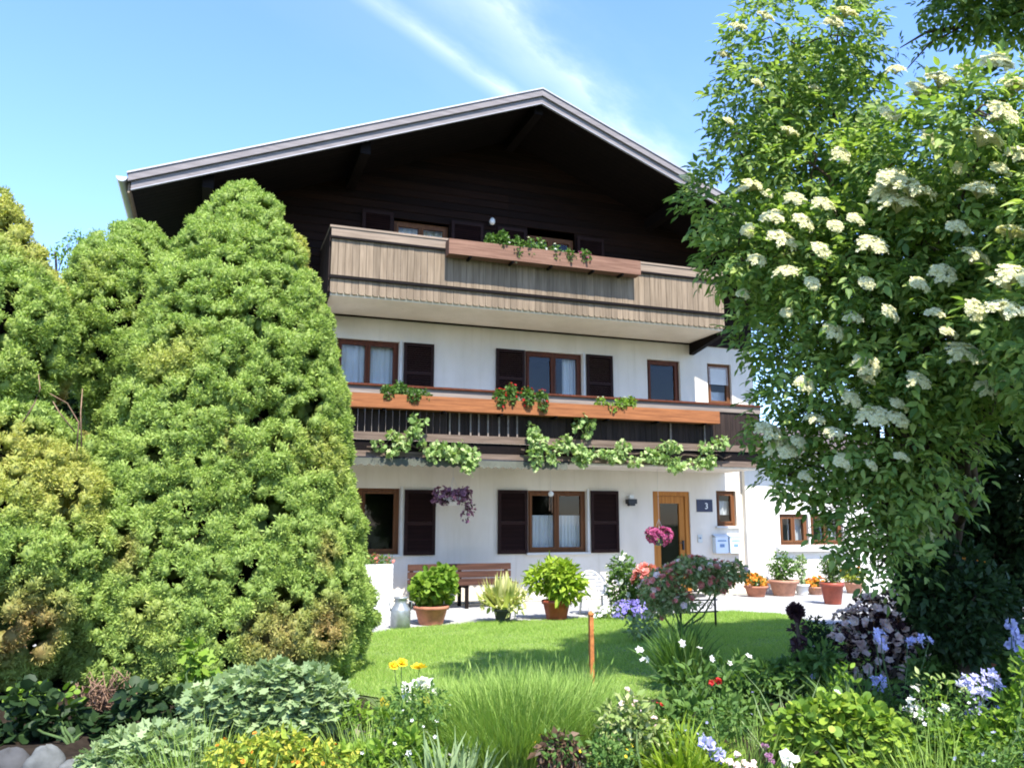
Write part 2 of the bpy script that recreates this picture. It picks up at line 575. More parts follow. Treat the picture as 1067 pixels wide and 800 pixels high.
def tube_geo(pts, r0, r1, n=6):
    pts = np.array(pts, float)
    k = len(pts)
    T = np.gradient(pts, axis=0)
    T /= np.linalg.norm(T, axis=1)[:, None] + 1e-9
    ref = np.array([0.31, 0.2, 0.93])
    V, F = [], []
    for j in range(k):
        a = np.cross(T[j], ref)
        if np.linalg.norm(a) < 0.1:
            a = np.cross(T[j], np.array([1.0, 0, 0]))
        a /= np.linalg.norm(a)
        c = np.cross(T[j], a)
        r = r0 + (r1 - r0) * j / (k - 1)
        for i in range(n):
            w = 2 * pi * i / n
            V.append(pts[j] + r * (cos(w) * a + sin(w) * c))
    for j in range(k - 1):
        for i in range(n):
            F.append((j * n + i, j * n + (i + 1) % n, (j + 1) * n + (i + 1) % n, (j + 1) * n + i))
    F.append(tuple(range(n - 1, -1, -1)))
    F.append(tuple((k - 1) * n + i for i in range(n)))
    return V, F


class Geo:
    """large triangle soups (leaves, blades, florets) as numpy arrays"""

    def __init__(s):
        s.V, s.F, s.C, s.n = [], [], [], 0

    def add(s, V, F, C=None):
        s.V.append(np.asarray(V, float))
        s.F.append(np.asarray(F, int) + s.n)
        s.n += len(V)
        if C is not None:
            s.C.append(C)
        return s

    def build(s, name, mat, parent=None, origin=(0, 0, 0)):
        o = org(parent) if parent is not None else np.array(origin, float)
        V = (np.concatenate(s.V) - o).astype(np.float32)
        F = np.concatenate(s.F).astype(np.int32)
        me = bpy.data.meshes.new(name)
        me.vertices.add(len(V))
        me.vertices.foreach_set('co', V.ravel())
        me.loops.add(len(F) * 3)
        me.loops.foreach_set('vertex_index', F.ravel())
        me.polygons.add(len(F))
        me.polygons.foreach_set('loop_start', np.arange(0, len(F) * 3, 3, dtype=np.int32))
        me.polygons.foreach_set('loop_total', np.full(len(F), 3, dtype=np.int32))
        if s.C:
            at_ = me.attributes.new('hue', 'FLOAT_COLOR', 'POINT')
            C = np.concatenate(s.C)
            at_.data.foreach_set('color', np.concatenate([C, np.ones((len(C), 1))], 1).astype(np.float32).ravel())
        me.update()
        me.validate()
        return link(name, me, mat, parent, o)


def unit(a):
    return a / (np.linalg.norm(a, axis=-1, keepdims=True) + 1e-9)


def rdir(n):
    return unit(rng.normal(size=(n, 3)))


def inst(T, P, D, U, S):
    """copies template T=(verts,tris) to positions P, length axis D, face normal about U, sizes S"""
    tv, tf = T
    D = unit(D)
    X = unit(np.cross(D, U))
    Z = np.cross(X, D)
    S = np.asarray(S, float)
    if S.ndim == 1:
        S = np.stack([S, S, S], 1)
    V = (P[:, None, :] + tv[None, :, 0, None] * (X * S[:, :1])[:, None, :]
         + tv[None, :, 1, None] * (D * S[:, 1:2])[:, None, :] + tv[None, :, 2, None] * (Z * S[:, 2:3])[:, None, :])
    n, k = len(P), len(tv)
    F = tf[None] + (np.arange(n) * k)[:, None, None]
    return V.reshape(-1, 3), F.reshape(-1, 3)


A = np.array
T_DIA = (A([(0, 0, 0), (0.24, 0.45, 0.06), (0, 1, -0.04), (-0.24, 0.45, 0.06)], float), A([(0, 1, 2), (0, 2, 3)]))
T_SPRIG = (A([(0, 0, 0), (0.22, 0.55, 0.08), (0, 1, 0), (-0.22, 0.55, 0.08)], float), A([(0, 1, 2), (0, 2, 3)]))
T_LEAF = (A([(0, 0, 0), (0.20, 0.22, 0.07), (0.23, 0.52, 0.07), (0.10, 0.82, 0.0), (0, 1, -0.10), (-0.10, 0.82, 0.0),
             (-0.23, 0.52, 0.07), (-0.20, 0.22, 0.07), (0, 0.5, 0.0)], float),
          A([(0, 1, 8), (1, 2, 8), (2, 3, 8), (3, 4, 8), (4, 5, 8), (5, 6, 8), (6, 7, 8), (7, 0, 8)]))
T_ROUND = (A([(0, 0, 0), (0.30, 0.12, 0.05), (0.48, 0.45, 0.09), (0.34, 0.84, 0.05), (0, 1.0, -0.02), (-0.34, 0.84, 0.05),
              (-0.48, 0.45, 0.09), (-0.30, 0.12, 0.05), (0, 0.5, -0.02)], float),
           A([(0, 1, 8), (1, 2, 8), (2, 3, 8), (3, 4, 8), (4, 5, 8), (5, 6, 8), (6, 7, 8), (7, 0, 8)]))


def lobed():
    v = [(0, 0.35, 0.0)]
    k = 13
    for i in range(k):
        a = -0.5 * pi + 2 * pi * i / k
        r = 0.55 if i % 2 else 0.34
        if i == 0:
            r = 0.35
        v.append((r * cos(a), 0.35 + r * sin(a), 0.07 * (i % 2)))
    f = [(0, 1 + i, 1 + (i + 1) % k) for i in range(k)]
    return A(v, float), A(f)


T_LOBED = lobed()


def flower_t(k, w=0.32, cup=0.25):
    v, f = [], []
    for i in range(k):
        a = 2 * pi * i / k
        c, s_ = cos(a), sin(a)
        b_ = len(v)
        for (r, o, z) in ((0, 0, 0), (0.6, w, cup * 0.6), (1, 0, cup), (0.6, -w, cup * 0.6)):
            v.append((r * c - o * s_, r * s_ + o * c, z))
        f += [(b_, b_ + 1, b_ + 2), (b_, b_ + 2, b_ + 3)]
    return A(v, float), A(f)


T_FLOWER = flower_t(5)


def rose_t():
    v, f = flower_t(5, 0.5, 0.35)
    v2, f2 = flower_t(5, 0.5, 0.7)
    return np.concatenate([v, v2 * A([0.6, 0.6, 1.0])]), np.concatenate([f, f2 + len(v)])


T_ROSE = rose_t()


def blade_t():
    v = [(-0.5, 0, 0), (0.5, 0, 0), (-0.42, 0.4, 0.03), (0.42, 0.4, 0.03), (-0.28, 0.75, 0.13), (0.28, 0.75, 0.13), (0, 1.0, 0.3)]
    return A(v, float), A([(0, 1, 3), (0, 3, 2), (2, 3, 5), (2, 5, 4), (4, 5, 6)])


T_BLADE = blade_t()
T_GRASS = (A([(-0.5, 0, 0), (0.5, 0, 0), (0.1, 1, 0.35)], float), A([(0, 1, 2)]))


def pick(lobes, n, inner=0.35, upbias=0.0):
    """points in a set of (centre, radius) lobes, biased to their shells; returns points and outward directions"""
    C = A([l[0] for l in lobes], float)
    R = A([l[1] for l in lobes], float)
    if R.ndim == 1:
        R = np.stack([R, R, R], 1)
    w = R.prod(1) ** (2 / 3)
    i = rng.choice(len(R), n, p=w / w.sum())
    d = rdir(n)
    d[:, 2] = d[:, 2] + upbias
    d = unit(d)
    r = inner + (1 - inner) * rng.random(n) ** 0.5
    P = C[i] + d * R[i] * r[:, None]
    return P, d


def leaves(lobes, n, size, T=T_DIA, inner=0.35, droop=0.2, jit=0.6, flat=0.5, w=1.0):
    P, d = pick(lobes, n, inner)
    D = unit(d + rng.normal(size=(n, 3)) * jit + A([0, 0, -droop]))
    U = unit(rng.normal(size=(n, 3)) * (1 - flat) + A([0, 0, 1.0]) * flat + d * 0.3)
    S = size * (0.65 + 0.7 * rng.random(n))
    return inst(T, P, D, U, np.stack([S * w, S, S], 1))


def heads(lobes, n, size, T=T_FLOWER, up=0.6, out=1.0):
    """flower heads facing outwards on the shell of the lobes"""
    P, d = pick(lobes, n, 0.96, 0.35)
    P = P + d * 0.01
    Nn = unit(d * out + A([0, 0, up]) + rng.normal(size=(n, 3)) * 0.3)
    Dd = unit(np.cross(Nn, rdir(n)))
    S = size * (0.7 + 0.6 * rng.random(n))
    return inst(T, P, Dd, Nn, S)


def curve(p, q, sag=0.1, n=5, jit=0.05):
    p, q = A(p, float), A(q, float)
    t_ = np.linspace(0, 1, n)[:, None]
    c = p + (q - p) * t_
    L = np.linalg.norm(q - p)
    c[:, 2] += sag * L * np.sin(pi * t_[:, 0])
    c[1:-1] += rng.normal(size=(n - 2, 3)) * jit * L
    return c


# ================================================================== SETTING
def sheet(name, pts, z, mat, kind='structure'):
    me = bpy.data.meshes.new(name)
    c = np.mean(A(pts, float), 0)
    me.from_pydata([(float(p[0] - c[0]), float(p[1] - c[1]), 0) for p in pts], [], [tuple(range(len(pts)))])
    me.update()
    o = link(name, me, mat, None, (c[0], c[1], z))
    return tag(o, kind=kind)


def ring(c, rx, ry, n=20, wob=0.08):
    return [(c[0] + rx * cos(2 * pi * i / n) * (1 + wob * sin(3.1 * i)), c[1] + ry * sin(2 * pi * i / n) * (1 + wob * cos(2.3 * i))) for i in range(n)]


sheet('ground', [(-600, -600), (600, -600), (600, 600), (-600, 600)], G - 0.012, M['meadow'])
lawn_px = [(340, 668), (420, 654), (500, 648.5), (600, 644.5), (700, 640), (765, 636.5), (812, 639), (845, 648), (880, 662), (930, 690)]
lawn_far = [tuple(on_z(x, y)[:2]) for x, y in lawn_px]
LAWN = lawn_far + [(10.5, -7.5), (9.0, -9.2), (5.0, -9.6), (2.2, -9.2), (1.2, -7.8), (0.9, -6.0), (1.0, -3.7)]
sheet('paving', [(-5, -4.3), (2.0, -4.3), (8.0, -4.5), (11.5, -6.2), (14, -7.5), (24, -8), (24, -0.05), (-5, -0.05)], G - 0.004, M['paving'])
sheet('lawn', LAWN, G + 0.004, M['lawn'])


def mound(name, pts, h, mat):
    """garden bed: a low mound of soil with an uneven surface"""
    bx0, by0 = np.min(A(pts), 0)
    bx1, by1 = np.max(A(pts), 0)
    nx, ny = 90, 40
    xs = np.linspace(bx0, bx1, nx)
    ys = np.linspace(by0, by1, ny)
    Xg, Yg = np.meshgrid(xs, ys)
    ex = np.minimum(Xg - bx0, bx1 - Xg) / 0.8
    ey = np.minimum(Yg - by0, by1 - Yg) / 0.8
    e = np.clip(np.minimum(ex, ey), 0, 1)
    Z = G - 0.02 + e * (h + 0.035 * np.sin(Xg * 3.1 + Yg) + 0.03 * np.sin(Xg * 7.7) * np.cos(Yg * 6.3)) + e * rng.normal(size=Xg.shape) * 0.012
    V = np.stack([Xg, Yg, Z], -1).reshape(-1, 3)
    i = np.arange((ny - 1) * nx).reshape(ny - 1, nx)[:, :-1].ravel()
    F = np.concatenate([np.stack([i, i + 1, i + nx + 1], 1), np.stack([i, i + nx + 1, i + nx], 1)])
    return tag(Geo().add(V, F).build(name, mat), kind='structure')


mound('garden_bed', [(-9, -13.2), (14, -8.9)], 0.07, M['soil'])
mound('spruce_bed', [(-9.5, -11.2), (1.5, -4.4)], 0.062, M['soil'])

# ================================================================== HOUSE
house = thing('alpine_house', 'white alpine house with dark timber gable and two wooden balconies', 'house', (5.7, 0, G))
XL, XR, RX, RZ, SL = -0.4, 11.8, 5.7, 9.72, 0.392     # walls, ridge x, ridge z, slope
ZG = 5.46                                               # where the dark gable cladding starts


def wall_grid(x0, x1, z0, z1, holes, y=0.0, rev=0.2):
    xs = sorted({x0, x1, *[h[0] for h in holes], *[h[1] for h in holes]})
    zs = sorted({z0, z1, *[h[2] for h in holes], *[h[3] for h in holes]})
    mb = MB()
    for a, b_ in zip(xs, xs[1:]):
        for c, d in zip(zs, zs[1:]):
            mx_, mz_ = (a + b_) / 2, (c + d) / 2
            if any(h[0] < mx_ < h[1] and h[2] < mz_ < h[3] for h in holes):
                continue
            mb.add([(a, y, c), (b_, y, c), (b_, y, d), (a, y, d)], [(0, 1, 2, 3)])
    for h in holes:
        a, b_, c, d = h[:4]
        y2 = y + rev
        mb.add([(a, y, c), (a, y2, c), (a, y2, d), (a, y, d)], [(0, 1, 2, 3)])
        mb.add([(b_, y, c), (b_, y, d), (b_, y2, d), (b_, y2, c)], [(0, 1, 2, 3)])
        mb.add([(a, y, d), (a, y2, d), (b_, y2, d), (b_, y, d)], [(0, 1, 2, 3)])
        mb.add([(a, y, c), (b_, y, c), (b_, y2, c), (a, y2, c)], [(0, 1, 2, 3)])
    return mb


W_G = [(2.02, 3.47, 0.76, 2.02), (6.14, 7.46, 0.76, 2.02), (9.05, 9.97, -0.14, 2.04), (10.66, 11.18, 1.29, 2.07)]
W_1 = [(2.15, 3.39, 3.75, 4.93), (6.09, 7.41, 3.75, 4.96), (9.0, 9.84, 2.95, 4.97), (10.56, 11.2, 4.02, 4.98)]
W_2 = [(3.22, 4.38, 6.35, 7.49), (6.14, 7.26, 6.35, 7.54)]
wb = wall_grid(XL, XR, G, ZG, W_G + W_1)
wb.add([(XL, 0, G), (XL, 9.5, G), (XL, 9.5, ZG), (XL, 0, ZG)], [(0, 1, 2, 3)])
wb.add([(XR, 0, G), (XR, 0, ZG), (XR, 9.5, ZG), (XR, 9.5, G)], [(0, 1, 2, 3)])
wb.add([(XL, 9.5, G), (XR, 9.5, G), (XR, 9.5, ZG), (XL, 9.5, ZG)], [(0, 1, 2, 3)])
# dark floors seen through the windows as ceilings
wb.build('wall', M['plaster'], house)
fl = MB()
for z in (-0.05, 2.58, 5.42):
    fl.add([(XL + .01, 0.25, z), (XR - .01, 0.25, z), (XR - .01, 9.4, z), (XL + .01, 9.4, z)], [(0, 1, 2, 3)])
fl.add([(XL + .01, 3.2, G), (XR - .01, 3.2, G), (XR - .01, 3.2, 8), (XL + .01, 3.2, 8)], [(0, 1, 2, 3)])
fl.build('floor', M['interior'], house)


def roof_z(x):
    return RZ - SL * abs(x - RX)


# gable cladding: overlapping horizontal boards cut round the windows and to the roof line
gb = MB()
z = ZG - 0.09
while z < RZ - 0.30:
    z1 = z + 0.165
    half = (RZ - 0.10 - z) / SL
    ht = max(0.01, (RZ - 0.10 - z1) / SL)
    segs = [(max(XL, RX - half), min(XR, RX + half))]
    for h in W_2:
        if h[2] - 0.01 < z1 and z < h[3]:
            ns = []
            for a, b_ in segs:
                if h[0] > a:
                    ns.append((a, min(b_, h[0])))
                if h[1] < b_:
                    ns.append((max(a, h[1]), b_))
            segs = [s_ for s_ in ns if s_[1] - s_[0] > 0.02]
    for a, b_ in segs:
        k = max(1, int((b_ - a) / 3.3))
        for i in range(k):
            xa, xb = a + (b_ - a) * i / k, a + (b_ - a) * (i + 1) / k - 0.003
            ta, tb_ = max(xa, RX - ht), min(xb, RX + ht)
            gb.add([(xa, -0.045, z), (xb, -0.045, z), (tb_, -0.022, z1 + 0.012), (ta, -0.022, z1 + 0.012), (xa, 0.02, z), (xb, 0.02, z), (tb_, 0.02, z1 + .012), (ta, 0.02, z1 + .012)],
                   [(0, 1, 2, 3), (1, 0, 4, 5), (3, 2, 6, 7), (0, 3, 7, 4), (2, 1, 5, 6)])
    z = z1
gb.build('gable_cladding', M['gable'], house)
for x in (XL, XR):
    MB().box(x - 0.03, x + 0.03, 0.03, 9.44, ZG, roof_z(x) - 0.25).build('side_cladding', M['gable'], house)
gs = MB()
gs.add([(XL, 9.45, ZG), (XR, 9.45, ZG), (XR, 9.45, roof_z(XR) - .2), (RX, 9.45, RZ - .2), (XL, 9.45, roof_z(XL) - .2)], [(0, 1, 2, 3, 4)])
gs.build('side_cladding', M['gable'], house)

# roof: tiles, soffit boards, purlins, layered verge boards, metal edge strip and gutters
YF, YB, EL, ER = -2.0, 10.2, -1.55, 12.95


def slab_roof(mb, t0, t1, y0, y1, xl=EL, xr=ER):
    for xe in (xl, xr):
        ze = roof_z(xe)
        a, b_ = (xe, RX) if xe < RX else (RX, xe)
        za, zb = roof_z(a), roof_z(b_)
        V = [(a, y0, za + t0), (b_, y0, zb + t0), (b_, y1, zb + t0), (a, y1, za + t0), (a, y0, za + t1), (b_, y0, zb + t1), (b_, y1, zb + t1), (a, y1, za + t1)]
        mb.add(V, [(0, 3, 2, 1), (4, 5, 6, 7), (0, 1, 5, 4), (3, 7, 6, 2), (0, 4, 7, 3), (1, 2, 6, 5)])
    return mb


rf = slab_roof(MB(), -0.08, 0.0, YF + 0.03, YB).build('roof', M['tile'], house)
sf = MB()
y = YF + 0.06
while y < YB - 0.2:
    slab_roof(sf, -0.115, -0.084, y, y + 0.148, EL + 0.03, ER - 0.03)
    y += 0.155
sf.build('soffit', M['darkbeam'], rf)
for x in (RX, RX - 3.4, RX + 3.4, XL + 0.06, XR - 0.06):
    zz = roof_z(x) - (0.13 if x == RX else 0.17)
    pu = MB().box(x - 0.09, x + 0.09, YF + 0.18, 9.3, zz - 0.24, zz)
    pu.build('purlin', M['darkbeam'], rf)
def verge(t0, t1, y0, y1, xin=0.0):
    return slab_roof(MB(), t0, t1, y0, y1, EL + xin, ER - xin)


verge(-0.075, 0.055, YF - 0.035, YF + 0.028).build('verge_board', M['verge'], rf)
verge(-0.215, -0.085, YF + 0.012, YF + 0.055, 0.05).build('verge_board', M['verge'], rf)
verge(0.057, 0.085, YF - 0.055, YF + 0.10, -0.02).build('edge_strip', M['strip'], rf)
verge(-0.228, -0.217, YF + 0.0, YF + 0.05, 0.05).build('edge_strip', M['strip'], rf)
for xe, s_ in ((EL, -1), (ER, 1)):
    gt = MB()
    zc_ = roof_z(xe) - 0.02
    prof = []
    for i in range(9):
        a = pi + pi * i / 8
        prof.append((xe + s_ * 0.09 + 0.085 * cos(a), zc_ + 0.085 * sin(a)))
    n_ = len(prof)
    V = [(x, YF - 0.06, zz) for x, zz in prof] + [(x, YB, zz) for x, zz in prof]
    gt.add(V, [(i, i + 1, i + 1 + n_, i + n_) for i in range(n_ - 1)], True)
    gt.add([(x, YF - 0.06, zz) for x, zz in prof], [tuple(range(n_))])
    gt.build('gutter', M['metal'], rf)
    dp = MB()
    dp.tube([(xe + s_ * 0.06, 0.2, zc_ - 0.08), (xe - s_ * 0.2, 0.2, zc_ - 0.35), (xe - s_ * 1.0, 0.2, zc_ - 0.75), (xe - s_ * 1.06, 0.2, zc_ - 1.0), (xe - s_ * 1.06, 0.2, G)], 0.045, n=8)
    dp.build('downpipe', M['metal'], house)
    fa = MB().box(xe + (0.0 if s_ < 0 else -0.03), xe + (0.03 if s_ < 0 else 0.0), YF + 0.06, YB, roof_z(xe) - 0.24, roof_z(xe) - 0.081)
    fa.build('fascia_board', M['weather_rail'] if s_ < 0 else M['verge'], rf)


# ---- windows and shutters
def curtain(x0, x1, z0, z1, y, folds=7.0):
    n = 60
    V, F = [], []
    ph = random.random() * 6
    for j, zz in enumerate((z0, (z0 + z1) / 2, z1)):
        for i in range(n):
            x = x0 + (x1 - x0) * i / (n - 1)
            V.append((x, y + 0.022 * sin(folds * 2 * pi * (x - x0) / (x1 - x0) * 0.9 + ph + 0.4 * sin(zz * 3)) + 0.008 * sin(x * 41 + zz), zz))
    for j in range(2):
        for i in range(n - 1):
            F.append((j * n + i, j * n + i + 1, (j + 1) * n + i + 1, (j + 1) * n + i))
    return MB().add(V, F, True)


def window(parent, h, cas=2, mat='frame', y=0.0, curt=None, sill=True, top=None):
    x0, x1, z0, z1 = h
    f = MB()
    ya, yb = y + 0.07, y + 0.15
    w = 0.055
    f.box(x0, x0 + w, ya, yb, z0, z1)
    f.box(x1 - w, x1, ya, yb, z0, z1)
    f.box(x0 + w, x1 - w, ya, yb, z1 - w, z1)
    f.box(x0 + w, x1 - w, ya, yb, z0, z0 + w)
    iw = (x1 - x0 - 2 * w)
    cs = []
    for i in range(cas):
        a = x0 + w + iw * i / cas + 0.004
        b_ = x0 + w + iw * (i + 1) / cas - 0.004
        c = 0.05
        f.box(a, a + c, ya - 0.02, yb - 0.02, z0 + w + .003, z1 - w - .003)
        f.box(b_ - c, b_, ya - 0.02, yb - 0.02, z0 + w + .003, z1 - w - .003)
        f.box(a + c, b_ - c, ya - 0.02, yb - 0.02, z1 - w - c, z1 - w - .003)
        f.box(a + c, b_ - c, ya - 0.02, yb - 0.02, z0 + w + .003, z0 + w + c)
        cs.append((a + c, b_ - c, z0 + w + c, z1 - w - c))
    fo = f.build('window', M[mat], parent)
    for (a, b_, c, d) in cs:
        g = MB().add([(a - .01, ya + 0.02, c - .01), (b_ + .01, ya + 0.02, c - .01), (b_ + .01, ya + 0.02, d + .01), (a - .01, ya + 0.02, d + .01)], [(0, 1, 2, 3)])
        g.build('pane', M['glass'], fo)
    for cu in (curt or []):
        curtain(x0 + (x1 - x0) * cu[0], x0 + (x1 - x0) * cu[1], z0 + (z1 - z0) * cu[2], z0 + (z1 - z0) * cu[3], y + 0.24, cu[4]).build('curtain', M['curtain'], fo)
    if sill:
        MB().box(x0 - 0.05, x1 + 0.05, y - 0.075, y + 0.07, z0 - 0.045, z0 - 0.004).build('sill', M['palegrey'], fo)
    return fo


def shutter(parent, x0, x1, z0, z1, y=0.0):
    s_ = MB()
    ya, yb = y - 0.045, y - 0.008
    w = 0.065
    s_.box(x0, x0 + w, ya, yb, z0, z1)
    s_.box(x1 - w, x1, ya, yb, z0, z1)
    zm = z0 + (z1 - z0) * 0.48
    for a, b_ in ((z0, z0 + w), (zm - w / 2, zm + w / 2), (z1 - w, z1)):
        s_.box(x0 + w, x1 - w, ya, yb, a, b_)
    for za, zb in ((z0 + w, zm - w / 2), (zm + w / 2, z1 - w)):
        n_ = max(3, int((zb - za) / 0.042))
        for i in range(n_):
            c = za + (zb - za) * (i + 0.5) / n_
            s_.add([(x0 + w, ya + .006, c - .020), (x1 - w, ya + .006, c - .020), (x1 - w, yb - .004, c + .026), (x0 + w, yb - .004, c + .026)], [(0, 1, 2, 3)])
    return s_.build('shutter', M['shutter'], parent)


window(house, W_G[0], 2, 'frame2', curt=[(0.0, 0.14, 0, 1, 3)])
window(house, W_G[1], 2, 'frame2', curt=[(0.05, 0.5, 0.06, 0.60, 8), (0.52, 0.95, 0.06, 0.60, 8)])
window(house, W_G[3], 1, 'frame2', curt=[(0.0, 1.0, 0.32, 0.72, 5)])
window(house, W_1[0], 2, 'frame', curt=[(0.0, 1.0, 0, 1, 13)])
window(house, W_1[1], 2, 'frame', curt=[(0.72, 1.0, 0, 1, 4)])
window(house, W_1[2], 1, 'frame', curt=[(0.0, 0.12, 0, 1, 2)], sill=False)
wf = window(house, W_1[3], 1, 'frame2', curt=[(0.0, 1.0, 0, 0.35, 4)])
blb = MB()
for i in range(14):
    zz = 4.50 + i * 0.03
    blb.add([(10.62, 0.045, zz), (11.14, 0.045, zz), (11.14, 0.06, zz + 0.028), (10.62, 0.06, zz + 0.028)], [(0, 1, 2, 3)])
blb.build('blind', M['cream_cloth'], wf)
window(house, W_2[0], 2, 'frame2', curt=[(0, 1, 0, 1, 9)])
window(house, W_2[1], 2, 'frame2', curt=[(0, 1, 0.0, 0.75, 8)])
for x0, x1, z0, z1 in ((3.56, 4.18, 0.74, 2.0), (5.48, 6.12, 0.74, 2.02), (7.55, 8.2, 0.74, 2.03), (3.48, 4.1, 3.75, 4.93), (5.43, 6.07, 3.75, 4.95), (7.5, 8.13, 3.75, 4.97)):
    shutter(house, x0, x1, z0, z1)
for x0, x1, z0, z1 in ((2.56, 3.19, 6.35, 7.6), (4.42, 5.12, 6.35, 7.6), (5.44, 6.1, 6.35, 7.6), (7.3, 7.95, 6.35, 7.6)):
    shutter(house, x0, x1, z0, z1, -0.04)
# pale roller-blind guides beside the windows
for x, z0, z1 in ((3.50, 0.74, 2.06), (7.49, 0.74, 2.06), (3.42, 3.75, 4.97), (7.445, 3.75, 5.0)):
    MB().box(x - 0.02, x + 0.02, -0.035, -0.002, z0, z1).build('blind_guide', M['palegrey'], house)

# ---- front door
x0, x1, z0, z1 = W_G[2]
d = MB()
d.box(x0, x0 + 0.1, 0.03, 0.17, z0, z1).box(x1 - 0.1, x1, 0.03, 0.17, z0, z1).box(x0 + 0.1, x1 - 0.1, 0.03, 0.17, z1 - 0.1, z1)
d.box(x0 + 0.105, x0 + 0.20, 0.06, 0.12, z0 + .01, z1 - 0.105).box(x1 - 0.24, x1 - 0.105, 0.06, 0.12, z0 + .01, z1 - 0.105)
d.box(x0 + 0.20, x1 - 0.24, 0.06, 0.12, z1 - 0.26, z1 - 0.105).box(x0 + 0.20, x1 - 0.24, 0.06, 0.12, z0 + .01, z0 + 0.55)
do = d.build('door', M['door'], house)
MB().add([(x0 + .19, .09, z0 + .54), (x1 - .23, .09, z0 + .54), (x1 - .23, .09, z1 - .25), (x0 + .19, .09, z1 - .25)], [(0, 1, 2, 3)]).build('pane', M['glass'], do)
MB().box(x1 - 0.19, x1 - 0.16, 0.01, 0.06, 0.78, 0.98).bar((x1 - 0.175, 0.012, 0.93), (x1 - 0.29, 0.012, 0.93), 0.018, 0.018).build('handle', M['iron'], do)
MB().box(x0 - 0.1, x1 + 0.1, -0.35, 0.0, G, G + 0.06).build('doorstep', M['stone'], house)

# ---- upper balcony
BX0, BX1 = 1.8, 10.1
ub = MB().box(BX0 + .02, BX1 - .02, -1.37, 0.0, 5.40, 5.56).build('balcony', M['plaster'], house)
ub['label'] = 'upper balcony with weathered grey brown boards'
bd = MB()


def board_row(mb, x0, x1, y, z0, z1, w=0.128, axis='x', tip=0.03, gap=0.006):
    n_ = int(round((x1 - x0) / w))
    for i in range(n_):
        a, b_ = x0 + (x1 - x0) * i / n_ + gap / 2, x0 + (x1 - x0) * (i + 1) / n_ - gap / 2
        j = random.uniform(-0.003, 0.003)
        mid = (a + b_) / 2
        P = [(a, z0 + tip), (a + .02, z0), (b_ - .02, z0), (b_, z0 + tip), (b_, z1), (a, z1)]
        if axis == 'x':
            V = [(p[0], y + j, p[1]) for p in P] + [(p[0], y + j + 0.022, p[1]) for p in P]
        else:
            V = [(y + j, p[0], p[1]) for p in P] + [(y + j + 0.022, p[0], p[1]) for p in P]
        F = [tuple(range(6)), tuple(range(11, 5, -1))] + [(k, k + 6, (k + 1) % 6 + 6, (k + 1) % 6) for k in range(6)]
        mb.add(V, F)


board_row(bd, BX0, BX1, -1.425, 5.43, 6.64)
bd.build('railing_boards', M['weather'], ub)
for x in (BX0 - 0.03, BX1 + 0.008):
    sb_ = MB()
    board_row(sb_, -1.38, -0.02, x, 5.43, 6.64, 0.13, 'y')
    sb_.build('side_boards', M['lowrail'], ub)
rl = MB()
rl.box(BX0 - .04, BX1 + .04, -1.47, -1.37, 6.645, 6.685)
rl.box(BX0 - .035, BX0 + .03, -1.365, 0, 6.645, 6.685).box(BX1 - .03, BX1 + .035, -1.365, 0, 6.645, 6.685)
rl.build('handrail', M['weather_rail'], ub)
for a, b_ in ((BX0 - .01, 3.93), (7.97, BX1 + .01)):
    MB().box(a, b_, -1.455, -1.431, 6.49, 6.642).build('top_board', M['weather_rail'], ub)
for a, b_, c, d in ((BX0 - .03, 3.93, 6.445, 6.486), (7.97, BX1 + .03, 6.445, 6.486), (BX0 - .03, BX1 + .03, 5.70, 5.755)):
    MB().box(a, b_, -1.47, -1.431, c, d).build('trim_rail', M['darkbeam'], ub)
for x in (BX0 - 0.06, BX1 + 0.06):
    be = MB()
    be.add([(x - .06, -1.30, 5.43), (x + .06, -1.30, 5.43), (x + .06, -1.30, 5.34), (x - .06, -1.30, 5.34), (x - .06, 0, 5.43), (x + .06, 0, 5.43), (x + .06, 0, 5.14), (x - .06, 0, 5.14)],
           [(0, 1, 2, 3), (4, 7, 6, 5), (0, 3, 7, 4), (1, 5, 6, 2), (3, 2, 6, 7), (0, 4, 5, 1)])
    be.build('bracket', M['darkbeam'], ub)
for x in np.linspace(BX0 + 0.1, BX1 - 0.1, 7):
    MB().box(x - .04, x + .04, -1.37, -1.30, 5.57, 6.64).build('post', M['darkbeam'], ub)

# ---- lower balcony
LX0, LX1 = 1.0, 10.9
lb = MB().box(LX0, LX1, -1.37, 0.0, 2.47, 2.64).build('balcony', M['plaster'], house)
lb['label'] = 'lower balcony with dark brown slatted railing'
fb = MB()
fb.box(LX0, LX1, -1.40, -1.372, 2.50, 2.62).box(LX0, LX1, -1.43, -1.401, 2.82, 2.95)
fb.build('fascia_board', M['brownplank'], lb)
MB().box(LX0, LX1, -1.395, -1.372, 2.622, 2.818).build('edge_beam', M['darkbeam'], lb)
sl = MB()
n_ = int((LX1 - LX0) / 0.125)
for i in range(n_):
    a = LX0 + (LX1 - LX0) * i / n_
    sl.box(a + .002, a + .121, -1.40, -1.378, 2.952, 3.64)
for y_ in np.arange(-1.32, -0.05, 0.125):
    sl.box(LX1 - .03, LX1 - .008, y_, y_ + .105, 2.65, 3.64)
sl.build('railing_slats', M['lowrail'], lb)
for x in (4.06, 4.24, 4.46, 4.62, 4.80, 5.02, 5.2, 5.38, 8.7, 9.5):
    MB().box(x - .014, x + .014, -1.43, -1.402, 2.951, 3.6).build('baluster', M['greyboard'], lb)
tb = MB().box(LX0, LX1, -1.43, -1.402, 3.64, 3.775)
tb.box(LX0, LX1, -1.40, -1.376, 3.642, 3.775)
tb.build('top_board', M['greyboard'], lb)
MB().box(LX0 - .02, LX1 + .02, -1.47, -1.36, 3.778, 3.815).box(LX1 - .05, LX1 + .02, -1.358, 0, 3.778, 3.815).build('handrail', M['frame'], lb)

